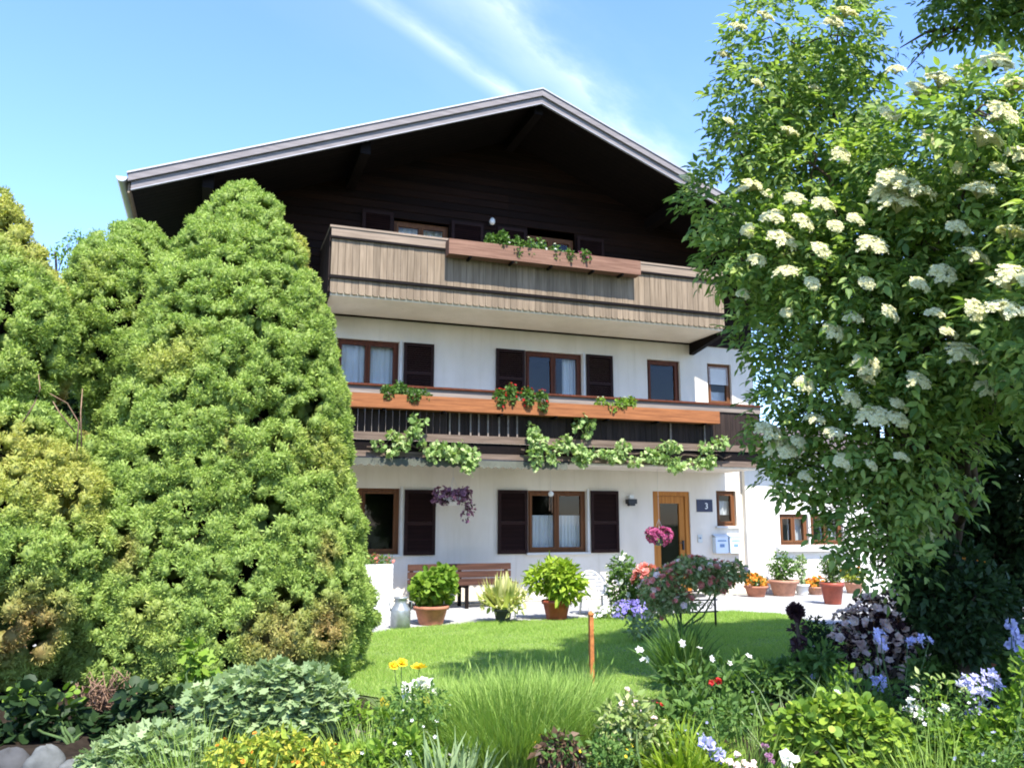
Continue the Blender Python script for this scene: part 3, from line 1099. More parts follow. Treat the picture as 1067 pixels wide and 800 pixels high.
# rolled-up awning under the lower balcony
aw = MB()
n_ = 28
for i in range(n_):
    a, b_ = 2.3 + 4.1 * i / n_, 2.3 + 4.1 * (i + 1) / n_
    m_ = (a + b_) / 2
    aw.add([(a, -1.452, 2.49), (b_, -1.452, 2.49), (b_, -1.455, 2.385), (m_, -1.46, 2.345), (a, -1.455, 2.385)], [(0, 1, 2, 3, 4)])
awo = aw.build('awning_valance', M['awning'], house)
MB().tube([(2.25, -1.415, 2.49), (6.45, -1.415, 2.49)], 0.032, n=8).build('roller', M['iron'], awo)

# ---- annex on the right
annex = thing('annex', 'low sunlit white annex wing at the right end of the house behind the elder', 'annex', (13.7, -0.12, G))
AX0, AX1, AY = 11.35, 18.0, -0.12
w1 = on_y(812, 537, AY), on_y(842, 566, AY), on_y(848, 537, AY), on_y(876, 566, AY)
AW = [(w1[0][0], w1[1][0] + .04, 0.86, 1.56), (w1[1][0] + .1, w1[3][0] + .1, 0.86, 1.56)]
ab = wall_grid(AX0, AX1, G, 3.0, AW, AY)
ab.add([(AX0, AY, G), (AX0, AY, 3.0), (AX0, -0.003, 3.0), (AX0, -0.003, G)], [(0, 1, 2, 3)])
ab.add([(AX1, AY, G), (AX1, 6, G), (AX1, 6, 3.0), (AX1, AY, 3.0)], [(0, 1, 2, 3)])
ab.add([(XR + .01, 6, G), (AX1, 6, G), (AX1, 6, 3.0), (XR + .01, 6, 3.0)], [(0, 1, 2, 3)])
ab.build('wall', M['plaster_bright'], annex)
MB().box(AW[0][0] - 0.15, AW[1][1] + 0.1, AY - 0.12, AY - 0.002, 0.72, 0.83).build('window_ledge', M['white'], annex)
for h in AW:
    window(annex, h, 2, 'frame2', y=AY, curt=[(0.5, 1, 0, 1, 3)], sill=False)
ar = MB()
ar.add([(AX0 - .05, AY - .5, 2.95), (AX1 + .3, AY - .5, 2.95), (AX1 + .3, 6.2, 4.3), (AX0 - .05, 6.2, 4.3), (AX0 - .05, AY - .5, 3.1), (AX1 + .3, AY - .5, 3.1), (AX1 + .3, 6.2, 4.45), (AX0 - .05, 6.2, 4.45)],
       [(0, 3, 2, 1), (4, 5, 6, 7), (0, 1, 5, 4), (3, 7, 6, 2), (0, 4, 7, 3), (1, 2, 6, 5)])
ar.build('roof', M['tile'], annex)

# ================================================================== THINGS ON THE HOUSE
# flower boxes
fbx = thing('flower_box', 'long red brown wooden flower box on the upper balcony rail', 'flower box', (5.93, -1.6, 6.28), 'wooden flower boxes on the balconies')


def planter(parent, x0, x1, y0, y1, z0, z1, mat):
    p_ = MB()
    p_.box(x0, x1, y0, y0 + .022, z0, z1).box(x0, x1, y1 - .022, y1, z0, z1)
    p_.box(x0, x0 + .022, y0 + .023, y1 - .023, z0, z1).box(x1 - .022, x1, y0 + .023, y1 - .023, z0, z1)
    p_.box(x0 + .023, x1 - .023, y0 + .023, y1 - .023, z0, z0 + .02)
    p_.build('trough', mat, parent)
    MB().box(x0 + .024, x1 - .024, y0 + .024, y1 - .024, z1 - .06, z1 - .035).build('soil', M['soil'], parent)


planter(fbx, 3.92, 7.95, -1.72, -1.474, 6.31, 6.60, M['redwood'])
for x in (4.35, 5.2, 6.0, 6.9, 7.55):
    MB().box(x - .02, x + .02, -1.70, -1.474, 6.27, 6.305).build('bracket', M['darkbeam'], fbx)
fb2 = thing('flower_box', 'long orange wooden flower box along the lower balcony railing', 'flower box', (5.7, -1.55, 3.32), 'wooden flower boxes on the balconies')
planter(fb2, 1.2, 9.72, -1.66, -1.44, 3.36, 3.61, M['orange'])
for x in np.arange(1.7, 9.6, 1.1):
    MB().box(x - .02, x + .02, -1.64, -1.405, 3.32, 3.356).build('bracket', M['darkbeam'], fb2)


def trailing(label, px0, px1, pyt, pyb, Y, z0, reds, blossom, leafm='lf_mid', nl=500, dens=40, group='flower clumps in the balcony boxes'):
    a, b_ = on_y(px0, pyb, Y), on_y(px1, pyt, Y)
    cx = (a[0] + b_[0]) / 2
    hw = (b_[0] - a[0]) / 2
    zt, zb = b_[2], on_y((px0 + px1) / 2, pyb, Y)[2]
    t_ = thing('trailing_flowers', label, 'flowers', (cx, Y, z0), group)
    k = max(2, int(hw * 2 / 0.22))
    lobes = [((cx - hw + 2 * hw * (i + .5) / k + random.uniform(-.03, .03), Y + random.uniform(-.07, .02), (zt + zb) / 2 + random.uniform(-.06, .05)),
              (0.13, 0.11, (zt - zb) / 2 * random.uniform(.75, 1.05))) for i in range(k)]
    Geo().add(*leaves(lobes, int(nl * 1.7), 0.042, T_ROUND, 0.2, 0.4)).build('foliage', M[leafm], t_)
    if blossom:
        Geo().add(*heads([lobes[i] for i in range(k) if random.random() < 0.75] or lobes, dens, 0.028, T_ROSE)).build('blossoms', M[blossom], t_)
    for q in (0, 1):
        pass
    return t_


trailing('leafy green flower clump at the left of the upper box, under the white lamp', 504, 530, 241, 263, -1.6, 6.56, 0, 'pt_white', nl=420, dens=8)
trailing('green clump with pale flowers in the middle of the upper flower box', 532, 584, 252, 276, -1.6, 6.56, 0, 'pt_white', nl=620, dens=16)
trailing('green clump with pink red blooms at the right of the upper flower box', 586, 616, 258, 279, -1.6, 6.56, 0, 'pt_pink', nl=420, dens=16)
trailing('plain green clump at the left of the orange lower flower box', 398, 449, 401, 419, -1.56, 3.6, 0, None, nl=650)
trailing('red blooming clump in the orange box, left one under the middle window', 511, 541, 403, 428, -1.58, 3.6, 0, 'pt_red', nl=480, dens=34)
trailing('red blooming clump in the orange box, right one under the middle window', 542, 570, 405, 429, -1.58, 3.6, 0, 'pt_red', nl=480, dens=26)
trailing('sparse pale green clump at the right of the orange lower flower box', 620, 663, 416, 430, -1.56, 3.6, 0, 'pt_white', 'lf_bright', nl=420, dens=8)


# grape vines along the lower balcony
def vine(label, spans, loc):
    t_ = thing('grape_vine', label, 'vine', loc, 'grape vines on the lower balcony')
    lobes = []
    for px0, px1, pyt, pyb in spans:
        c = on_y((px0 + px1) / 2, (pyt + pyb) / 2, -1.55)
        r1, r2 = on_y(px1, pyb, -1.55), on_y(px0, pyt, -1.55)
        hw_, hh_ = (r1[0] - r2[0]) / 2, (r2[2] - r1[2]) / 2
        for q in range(5):
            f_ = random.uniform(.28, .55)
            lobes.append((c + A([random.uniform(-.9, .9) * hw_, random.uniform(-.05, .04), random.uniform(-.75, .85) * hh_]), (hw_ * f_, 0.11, hh_ * f_)))
    area = sum(l[1][0] * l[1][2] for l in lobes)
    Geo().add(*leaves(lobes, int(2600 * area) + 40, 0.082, T_LOBED, 0.15, 0.7, 0.6, 0.25)).build('foliage', M['lf_vine'], t_)
    s_ = MB()
    xs = sorted(l[0][0] for l in lobes)
    x = xs[0] - 0.2
    pts = []
    while x < xs[-1] + 0.3:
        pts.append((x, -1.47 + random.uniform(-.015, .015), 2.70 + random.uniform(-.035, .035)))
        x += 0.16
    s_.tube(pts, 0.022, 0.014, 6)
    for l in lobes[::3]:
        s_.tube(curve((l[0][0] - .1, -1.47, 2.7), l[0] + A([0, 0, l[1][2] * .6]), 0.1, 5), 0.009, 0.004, 5)
    s_.build('stem', M['bark'], t_)


vine('left grape vine on the lower balcony edge, trailing over the awning', [(388, 422, 446, 476), (424, 462, 448, 480), (462, 498, 452, 487), (428, 446, 430, 454), (476, 494, 478, 494)], (4.6, -1.5, 2.62))
vine('right grape vine on the lower balcony edge, reaching the elder', [(553, 582, 438, 484), (586, 622, 440, 484), (618, 660, 448, 486), (655, 700, 456, 488), (690, 735, 464, 492), (732, 762, 448, 486), (598, 618, 432, 456)], (8.2, -1.5, 2.62))


# lamps
def wall_lamp(label, x, z, y, bodymat, globemat, r=0.06):
    t_ = thing('wall_lamp', label, 'lamp', (x, y, z))
    MB().box(x - .045, x + .045, y - .02, y - .002, z - .05, z + .05).bar((x, y - .021, z), (x, y - .12, z + .03), .02, .02).build('bracket', M['iron'], t_)
    MB().lathe((x, y - .13, z - .07), [(.02, 0), (r * .8, .015), (r, .06), (r * .95, .10), (r * .5, .14), (.012, .155)], 14).build('shade', M[globemat], t_)


p = on_y(511, 233, -0.05)
wall_lamp('small white globe lamp on the dark timber gable between the shutters', p[0], p[2], -0.05, 'iron', 'lampglass', 0.06)
t_ = thing('wall_lamp', 'dark flat lantern on the white wall left of the front door', 'lamp', (8.48, 0, 1.80))
MB().box(8.38, 8.58, -0.16, -0.003, 1.76, 1.86).box(8.41, 8.55, -0.13, -0.03, 1.72, 1.757).build('lamp_hood', M['iron'], t_)
MB().box(8.43, 8.53, -0.11, -0.05, 1.868, 1.94).build('lampshade', M['lampglass'], t_)

# house number
t_ = thing('house_number_sign', 'dark blue enamel house number plate beside the front door', 'sign', (10.34, 0, 1.62))
MB().box(10.14, 10.55, -0.014, -0.003, 1.60, 1.87).build('plate', M['blue'], t_)
cu = bpy.data.curves.new('number', 'FONT')
cu.body = '3'
cu.size = 0.19
cu.extrude = 0.002
to = bpy.data.objects.new('number', cu)
COL.objects.link(to)
me = bpy.data.meshes.new_from_object(to.evaluated_get(bpy.context.evaluated_depsgraph_get()))
bpy.data.objects.remove(to)
no = bpy.data.objects.new('number', me)
COL.objects.link(no)
me.materials.clear()
me.materials.append(M['white_enamel'])
no.parent = t_
no.rotation_euler = (pi / 2, 0, 0)
no.location = (0.0, -0.018, 0.045)

# letter boxes and door bell
for k, (x0, x1, lab) in enumerate(((10.52, 10.84, 'left one of the two pale blue letterboxes under the small window'), (10.88, 11.2, 'right one of the two pale blue letterboxes under the small window'))):
    t_ = thing('letterbox', lab, 'letterbox', ((x0 + x1) / 2, -0.06, 0.70), 'letterboxes by the front door')
    MB().prism([(x0, 0.70), (x1, 0.70), (x1, 1.05), (x0, 1.05)], -0.13, -0.003).build('box', M['mailbox'], t_)
    MB().add([(x0 - .012, -.15, 1.052), (x1 + .012, -.15, 1.052), (x1 + .012, -.003, 1.10), (x0 - .012, -.003, 1.10), (x0 - .012, -.15, 1.064), (x1 + .012, -.15, 1.064), (x1 + .012, -.003, 1.112), (x0 - .012, -.003, 1.112)],
             [(0, 3, 2, 1), (4, 5, 6, 7), (0, 1, 5, 4), (3, 7, 6, 2), (0, 4, 7, 3), (1, 2, 6, 5)]).build('lid', M['mailbox'], t_)
    MB().box(x0 + .05, x1 - .05, -.134, -.1305, 0.955, 0.985).box(x0 + .10, x1 - .10, -.134, -.1305, 0.83, 0.90).build('slot', M['slot'], t_)
t_ = thing('doorbell', 'small grey doorbell plate on the wall right of the door', 'doorbell', (10.2, 0, 0.95))
MB().box(10.14, 10.25, -0.022, -0.003, 0.93, 1.10).build('plate', M['metal'], t_)
MB().lathe((10.195, -0.03, 1.03), [(.018, -.018), (.018, .018)], 10).build('button', M['slot'], t_)


# hanging baskets and chimes under the lower balcony
def hanging(label, px, py, Y, rx, rz, pet, leafm, n, nb, pot='palegrey', trail=None):
    c = on_y(px, py, Y)
    t_ = thing('hanging_basket', label, 'hanging basket', c)
    MB().lathe((c[0], c[1], c[2] - .12), [(.05, 0), (.10, .01), (.14, .10), (.155, .17), (.14, .172)], 18).build('pot', M[pot], t_)
    h = MB()
    for a in (0, 2.1, 4.2):
        h.tube([(c[0] + .15 * cos(a), c[1] + .15 * sin(a), c[2] + .05), (c[0], c[1], min(2.3, c[2] + .42))], .004, n=5)
    h.tube([(c[0], c[1], min(2.3, c[2] + .42)), (c[0], c[1], 2.47)], .004, n=5)
    h.build('hanger', M['palegrey'], t_)
    lobes = []
    for i in range(9):
        a = 2 * pi * i / 9
        lobes.append(((c[0] + rx * .6 * cos(a), c[1] + rx * .5 * sin(a), c[2] + .06 + random.uniform(-.3, .3) * rz), (rx * .42, rx * .42, rz * .55)))
    for dx, dz in (trail or []):
        lobes.append(((c[0] + dx, c[1] - .05, c[2] + dz), (rx * .28, rx * .25, rz * .5)))
    Geo().add(*leaves(lobes, n, 0.055, T_LEAF, 0.2, 0.5)).build('foliage', M[leafm], t_)
    Geo().add(*heads(lobes, nb, 0.042, T_ROSE, 0.2)).build('blossoms', M[pet], t_)


hanging('hanging basket with trailing mauve flowers between two ground floor windows', 472, 520, -0.9, 0.36, 0.20, 'pt_mauve', 'lf_purple', 500, 190, 'palegrey', [(.3, -.2), (.28, -.1), (.26, -.3), (-.36, -.02)])
hanging('hanging ball of bright magenta flowers in front of the door', 687, 562, -0.9, 0.26, 0.22, 'pt_pink', 'lf_mid', 300, 420, 'darkpot')
c = on_y(574, 512, -0.8)
t_ = thing('wind_chime', 'pale wooden wind chime hanging over the curtained window', 'wind chime', (c[0], -0.8, c[2]))
MB().tube([(c[0], -.8, 2.47), (c[0], -.8, c[2])], .004, n=5).build('cord', M['palegrey'], t_)
MB().lathe((c[0], -.8, c[2] - .10), [(.02, 0), (.05, .03), (.055, .07), (.02, .11)], 12).build('dome', M['cream_cloth'], t_)
for i in range(4):
    a = i * pi / 2 + .4
    MB().tube([(c[0] + .035 * cos(a), -.8 + .035 * sin(a), c[2] - .09), (c[0] + .035 * cos(a), -.8 + .035 * sin(a), c[2] - .32 - .03 * i)], .009, n=6).build('rod', M['twig'], t_)


# ================================================================== THINGS BY THE HOUSE
def gp(px, py, z=G):
    p_ = on_z(px, py, z)
    return A([p_[0], p_[1], z])


def mpp(p_):
    """metres per photo pixel at a point"""
    return float(np.dot(A(p_) - CP, FW)) / FPX


def bush_lobes(c, rx, ry, rz, k=9, frac=0.5):
    """a rounded uneven crown made of k lobes round c"""
    L = [(A(c, float), (rx * .7, ry * .7, rz * .75))]
    for i in range(k):
        d = rdir(1)[0]
        L.append((A(c) + d * A([rx, ry, rz]) * (1 - frac * .85), (rx * frac * random.uniform(.8, 1.15), ry * frac, rz * frac * random.uniform(.8, 1.15))))
    return L


def pot_prof(r, h):
    return [(r * .68, 0), (r * .70, .01), (r * .93, h * .80), (r * 1.04, h * .80), (r * 1.06, h * .98), (r * .97, h), (r * .90, h * .9), (0.01, h * .88)]


def potted(name, label, cat, px, py, ptop, pw, fx0, fx1, ft, fb_, mat, leafm, leafT=T_LEAF, lsize=0.07, n=900, bl=None, nb=0, bsize=.03, group=None, bT=T_FLOWER, extra=None, flat=.5):
    c = gp(px, py)
    if c[1] > -0.62:
        c = A([on_y(px, py, -0.62)[0], -0.62, G])
        dy = PH / 2 - FPX * float(np.dot(c - CP, UP)) / float(np.dot(c - CP, FW)) - py
        py, ptop, ft, fb_ = py + dy, ptop + dy, ft + dy, fb_ + dy
    k = mpp(c)
    h, r = (py - ptop) * k, pw * k / 2
    t_ = thing(name, label, cat, c, group)
    MB().lathe(c, pot_prof(r, h), 22).build('pot', M[mat], t_)
    MB().lathe(c + A([0, 0, h * .86]), [(r * .9, 0), (r * .4, .015), (.01, .02)], 12, wob=.05).build('soil', M['soil'], t_)
    rx, rz = (fx1 - fx0) * k / 2, (fb_ - ft) * k / 2
    fc = c + A([((fx0 + fx1) / 2 - px) * k, 0, (py - (ft + fb_) / 2) * k])
    L = bush_lobes(fc, rx, rx * .85, rz)
    g = Geo().add(*leaves(L, n, lsize, leafT, .25, .15, .7, flat))
    if extra:
        extra(g, c + A([0, 0, h]), rx, rz)
    g.build('foliage', M[leafm], t_)
    s_ = MB()
    for l in L[1:7]:
        s_.tube(curve(c + A([0, 0, h * .85]), l[0], .05, 4), .008, .004, 5)
    s_.build('stems', M['stem'], t_)
    if bl:
        Geo().add(*heads(L, nb, bsize, bT)).build('blossoms', M[bl], t_)
    return t_


PG = 'potted plants on the paving'
potted('potted_shrub', 'round yellow green shrub in a terracotta pot in front of the bench', 'potted plant', 449, 650, 631, 36, 424, 479, 588, 634, 'terracotta', 'lf_bright', T_ROUND, .09, 1100, group=PG)
potted('potted_shrub', 'tall lime green shrub in a red brown clay pot under the curtained window', 'potted plant', 580, 645, 625, 30, 551, 614, 577, 630, 'terra_red', 'lf_lime', T_LEAF, .13, 1300, group=PG)


def strap_leaves(g, c, rx, rz):
    n = 130
    P = np.repeat(c[None], n, 0) + rng.normal(size=(n, 3)) * A([.05, .05, .01])
    D = unit(rng.normal(size=(n, 3)) * A([1, .8, .3]) + A([0, 0, .7]))
    U = unit(np.cross(np.cross(D, A([0, 0, 1.0])), D) * -1)
    Ls = rx * (0.9 + .5 * rng.random(n))
    g.add(*inst(T_BLADE, P, D, -U, np.stack([Ls * .16, Ls, Ls], 1)))


potted('potted_hosta', 'spiky cream and green variegated plant in a dark pot below the bench end', 'potted plant', 524, 648, 634, 20, 496, 552, 612, 640, 'darkpot', 'lf_cream', T_LEAF, .11, 260, group=PG, extra=strap_leaves)
potted('potted_shrub', 'loose round shrub in a pale terracotta pot on the sunlit paving by the annex', 'potted plant', 817, 619, 603, 30, 801, 833, 572, 606, 'terra_pale', 'lf_mid', T_LEAF, .08, 700, group=PG)
potted('potted_box', 'clipped upright boxwood in a brown clay bowl, standing forward on the paving', 'potted plant', 868, 629, 607, 24, 855, 881, 574, 609, 'terra_red', 'lf_box', T_DIA, .05, 1500, group=PG)
potted('potted_flowers', 'low terracotta bowl of orange flowers at the wall corner', 'potted plant', 788, 618, 607, 24, 773, 801, 594, 610, 'terracotta', 'lf_mid', T_LEAF, .07, 260, 'pt_orange', 60, .06, PG, T_ROSE)
potted('potted_flowers', 'orange flowers in a small pot between the white pot and the boxwood', 'potted plant', 850, 618, 610, 18, 840, 862, 601, 614, 'terra_pale', 'lf_mid', T_LEAF, .06, 200, 'pt_orange', 60, .06, PG, T_ROSE)
potted('potted_grass', 'small white pot with thin blue green shoots beside the pale terracotta pot', 'potted plant', 836, 619, 608, 15, 829, 843, 578, 610, 'white', 'lf_blue', T_LEAF, .10, 150, group=PG)
potted('potted_flowers', 'pot of yellow and green foliage right of the boxwood, half behind the elder', 'potted plant', 890, 616, 605, 20, 876, 904, 586, 608, 'terra_pale', 'lf_yellow', T_LEAF, .08, 420, 'pt_orange', 20, .05, PG, T_ROSE)

# wall bench with cushion
by = -0.5
a, b_ = on_y(425, 588, by), on_y(532, 588, by)
bx0, bx1 = a[0], b_[0]
bench = thing('garden_bench', 'dark brown wooden bench against the white wall under the windows', 'bench', ((bx0 + bx1) / 2, by, G))
zb = a[2]
for z0, z1 in ((zb - .12, zb), (zb - .26, zb - .14), (zb - .40, zb - .28)):
    MB().box(bx0, bx1, by - .015, by + .015, z0, z1).build('back_slat', M['benchwood'], bench)
for i in range(4):
    MB().box(bx0 + .02, bx1 - .02, by - .50 + i * .115, by - .40 + i * .115, G + .42, G + .455).build('seat_slat', M['benchwood'], bench)
for x in (bx0 + .08, (bx0 + bx1) / 2, bx1 - .08):
    MB().box(x - .03, x + .03, by + .016, by + .07, G, zb - .03).build('leg', M['darkwood'], bench)
    MB().box(x - .03, x + .03, by - .47, by - .41, G, G + .418).build('leg', M['darkwood'], bench)
    MB().box(x - .025, x + .025, by - .40, by + .014, G + .36, G + .418).build('seat_rail', M['darkwood'], bench)
# milk can, pedestal with lantern, white brick planter by the conifer
c = gp(417, 654)
t_ = thing('milk_can', 'old grey zinc milk can at the lawn edge beside the conifer', 'milk can', c)
MB().lathe(c, [(.13, 0), (.15, .01), (.15, .26), (.145, .28), (.09, .36), (.09, .42), (.115, .44), (.11, .455), (.02, .46)], 20).build('can', M['zinc'], t_)
for s_ in (-1, 1):
    MB().tube([(c[0] + s_ * .085, c[1], c[2] + .40), (c[0] + s_ * .17, c[1], c[2] + .38), (c[0] + s_ * .155, c[1], c[2] + .25)], .010, n=6).build('handle', M['zinc'], t_)
a, b_ = on_y(368, 600, -1.3), on_y(408, 600, -1.3)
t_ = thing('brick_planter', 'low whitewashed brick planter between the conifer and the pedestal', 'planter', ((a[0] + b_[0]) / 2, -1.2, G))
zt = on_y(400, 585, -1.3)[2]
bw = MB()
nrow = int((zt - G) / .085)
for r_ in range(nrow):
    x = a[0] - (.12 if r_ % 2 else 0)
    while x < b_[0]:
        bw.box(max(x, a[0]), min(x + .235, b_[0]), -1.42 + random.uniform(-.004, .004), -1.30, G + r_ * .085, G + r_ * .085 + .077)
        x += .245
bw.box(a[0] + .01, b_[0] - .01, -1.41, -1.01, G, G + nrow * .085 - .02)
bw.build('brick_wall', M['brick_white'], t_)
L = bush_lobes(((a[0] + b_[0]) / 2 + .1, -1.2, zt + .02), .3, .18, .12, 6)
Geo().add(*leaves(L, 260, .06, T_LEAF)).build('foliage', M['lf_mid'], t_)
Geo().add(*heads(L, 40, .035, T_ROSE)).build('blossoms', M['pt_rose'], t_)

# round-backed white garden chair
c = gp(621, 640)
k = mpp(c)
t_ = thing('garden_chair', 'white garden chair with rounded slatted back beside the lime green shrub', 'chair', c)
R_ = .27


def tube_t(parent, name, pts, r, mat):
    MB().tube(pts, r, n=8).build(name, mat, parent)


MB().lathe((c[0], c[1], c[2] + .33), [(.24, 0), (.26, .012), (.26, .03), (.01, .035)], 20).build('seat', M['white'], t_)
hoop = [(c[0] + R_ * cos(w), c[1] + .20 + .04 * sin(w), c[2] + .36 + .36 * sin(w)) for w in np.linspace(0, pi, 15)]
tube_t(t_, 'back_frame', hoop, .020, M['white'])
sl = MB()
for i in range(5):
    hgt = .06 + i * .065
    w = R_ * sqrt(max(0, 1 - (hgt / .36) ** 2)) - .01
    sl.box(c[0] - w, c[0] + w, c[1] + .195 + .04 * hgt / .36, c[1] + .212 + .04 * hgt / .36, c[2] + .36 + hgt - .019, c[2] + .36 + hgt + .019)
sl.build('backrest', M['white'], t_)
arm = [(c[0] + s_ * R_, c[1] + .2, c[2] + .45) for s_ in (1,)]
for s_ in (-1, 1):
    tube_t(t_, 'armrest', [(c[0] + s_ * .26, c[1] + .2, c[2] + .48), (c[0] + s_ * .30, c[1] - .02, c[2] + .50), (c[0] + s_ * .27, c[1] - .2, c[2] + .47), (c[0] + s_ * .25, c[1] - .21, c[2] + .35)], .016, M['white'])
    for yy in (-.19, .19):
        tube_t(t_, 'leg', [(c[0] + s_ * .19, c[1] + yy * .8, c[2] + .33), (c[0] + s_ * .22, c[1] + yy, c[2])], .018, M['white'])


# ---- rose bushes in front of the door
def shrub(name, label, cat, base, lobes, leafm, n, lsize, T=T_LEAF, bl=None, nb=0, bs=.04, bT=T_ROSE, group=None, stems=6, sr=.012, inner=.2, droop=.1, flat=.45, bl2=None, nb2=0, w=1.0, jit=.7, stemmat='stem'):
    t_ = thing(name, label, cat, base, group)
    Geo().add(*leaves(lobes, n, lsize, T, inner, droop, jit, flat, w)).build('foliage', M[leafm], t_)
    s_ = MB()
    for l in random.sample(lobes, min(stems, len(lobes))):
        s_.tube(curve(A(base) + A([random.uniform(-.04, .04), random.uniform(-.04, .04), 0]), l[0], .06, 6, .03), sr, sr * .4, 5)
    s_.build('stems', M[stemmat], t_)
    if bl:
        Geo().add(*heads(lobes, nb, bs, bT)).build('blossoms', M[bl], t_)
    if bl2:
        Geo().add(*heads(lobes, nb2, bs, bT)).build('blossoms', M[bl2], t_)
    return t_


def px_lobes(spec, depth, ry=None):
    """lobes from photo ellipses (cx, cy, rx, ry) at a given depth"""
    k = depth / FPX
    return [(at(s_[0], s_[1], depth + (s_[4] if len(s_) > 4 else 0)), (s_[2] * k, (ry or s_[2] * .8) * k if ry else s_[2] * k * .85, s_[3] * k)) for s_ in spec]


RG = 'rose bushes in front of the door'
c = gp(655, 641)
d_ = float(np.dot(c - CP, FW))
shrub('rose_bush', 'dense rose bush with red blooms on its right, left of the door steps', 'rose bush', c,
      px_lobes([(648, 592, 15, 14), (660, 605, 20, 18), (645, 612, 14, 18), (668, 618, 14, 14), (652, 626, 18, 10)], d_), 'lf_mid', 1500, .075, T_LEAF, 'pt_white', 26, .05, group=RG)
rb = [(674, 600, 12, 9), (668, 592, 8, 6)]
r2 = gp(676, 640)
shrub('rose_bush', 'small rose bush crowded with coral red blooms right of the dense bush', 'rose bush', r2, px_lobes([(674, 602, 13, 12), (682, 612, 12, 12)], d_ - .35), 'lf_mid', 350, .07, T_LEAF, 'pt_rose', 75, .075, group=RG)
dR = 10.2
c = gp(704, 545 + 860 * 1.55 / dR)
shrub('rose_tree', 'loose rose tree with coral and pale pink blooms on bare crossing stems in the lawn', 'rose tree', c,
      px_lobes([(690, 606, 17, 12), (712, 598, 22, 13), (735, 596, 20, 14), (756, 598, 17, 12), (770, 596, 10, 10), (680, 618, 14, 14), (700, 622, 18, 12), (742, 608, 20, 9), (722, 590, 24, 9), (690, 632, 16, 10), (712, 628, 16, 8)], dR),
  'lf_olive', 4600, .062, T_LEAF, 'pt_rose', 150, .042, bl2='pt_palepink', nb2=60, group=RG, stems=4, sr=.016, inner=.1)
# wrought iron plant stand
c = gp(728, 654)
k = mpp(c)
t_ = thing('plant_stand', 'dark wrought iron rack behind the rose tree', 'plant stand', c)
for x in (707, 749):
    xx = c[0] + (x - 728) * k
    MB().tube([(xx, c[1], G), (xx, c[1], c[2] + (654 - 611) * k)], .018, n=8).build('post', M['iron'], t_)
    MB().lathe((xx, c[1], c[2] + (654 - 611) * k), [(.012, 0), (.032, .03), (.02, .06), (.004, .075)], 10).build('finial', M['iron'], t_)
for yy in (617, 626, 638):
    MB().tube([(c[0] - 24 * k, c[1], c[2] + (654 - yy) * k), (c[0] + 24 * k, c[1], c[2] + (654 - yy) * k)], .012, n=6).build('rail', M['iron'], t_)
sc_ = MB()
for i in range(4):
    x0 = c[0] + (-15 + i * 10) * k
    sc_.tube([(x0 + .06 * cos(w) * (1 - w / 14), c[1], c[2] + 22 * k + .06 * sin(w) * (1 - w / 14)) for w in np.linspace(0, 9, 22)], .007, n=5)
sc_.build('scrollwork', M['iron'], t_)

# violet edging flowers and pale plant under the roses
c = gp(662, 645)
k = mpp(c)
shrub('edging_flowers', 'low cushion of violet flowers under the rose bush', 'flowers', c, [(c + A([(x - 662) * k, 0, .14]), (.22, .16, .16)) for x in (650, 660, 670)], 'lf_mid', 300, .06, T_LEAF, 'pt_violet', 150, .045, T_FLOWER)
c = gp(634, 645)
shrub('edging_flowers', 'low clump of white flowers beside the white garden chair', 'flowers', c, [(c + A([x, 0, .08]), (.16, .14, .12)) for x in (-.12, .08)], 'lf_bright', 140, .06, T_LEAF, 'pt_white', 90, .04, T_FLOWER)
c = gp(672, 668)
shrub('lawn_herb', 'grey green feathery herb on the lawn left of the rose stems', 'plant', c, bush_lobes(c + A([0, 0, .2]), .28, .25, .22, 7), 'lf_blue', 320, .08, T_DIA)

# rusty stake
c = on_z(617, 728, G + .05)
st = thing('garden_stake', 'thin rust orange stake standing in front of the lawn', 'stake', c)
k = mpp(c)
hh = (728 - 644) * k
MB().box(c[0] - .018, c[0] + .018, c[1] - .018, c[1] + .018, c[2] - .1, c[2] + hh).build('stake_post', M['rust'], st)
MB().lathe((c[0], c[1], c[2] + hh), [(.024, 0), (.026, .012), (.02, .03), (.004, .04)], 10).build('stake_cap', M['rust'], st)


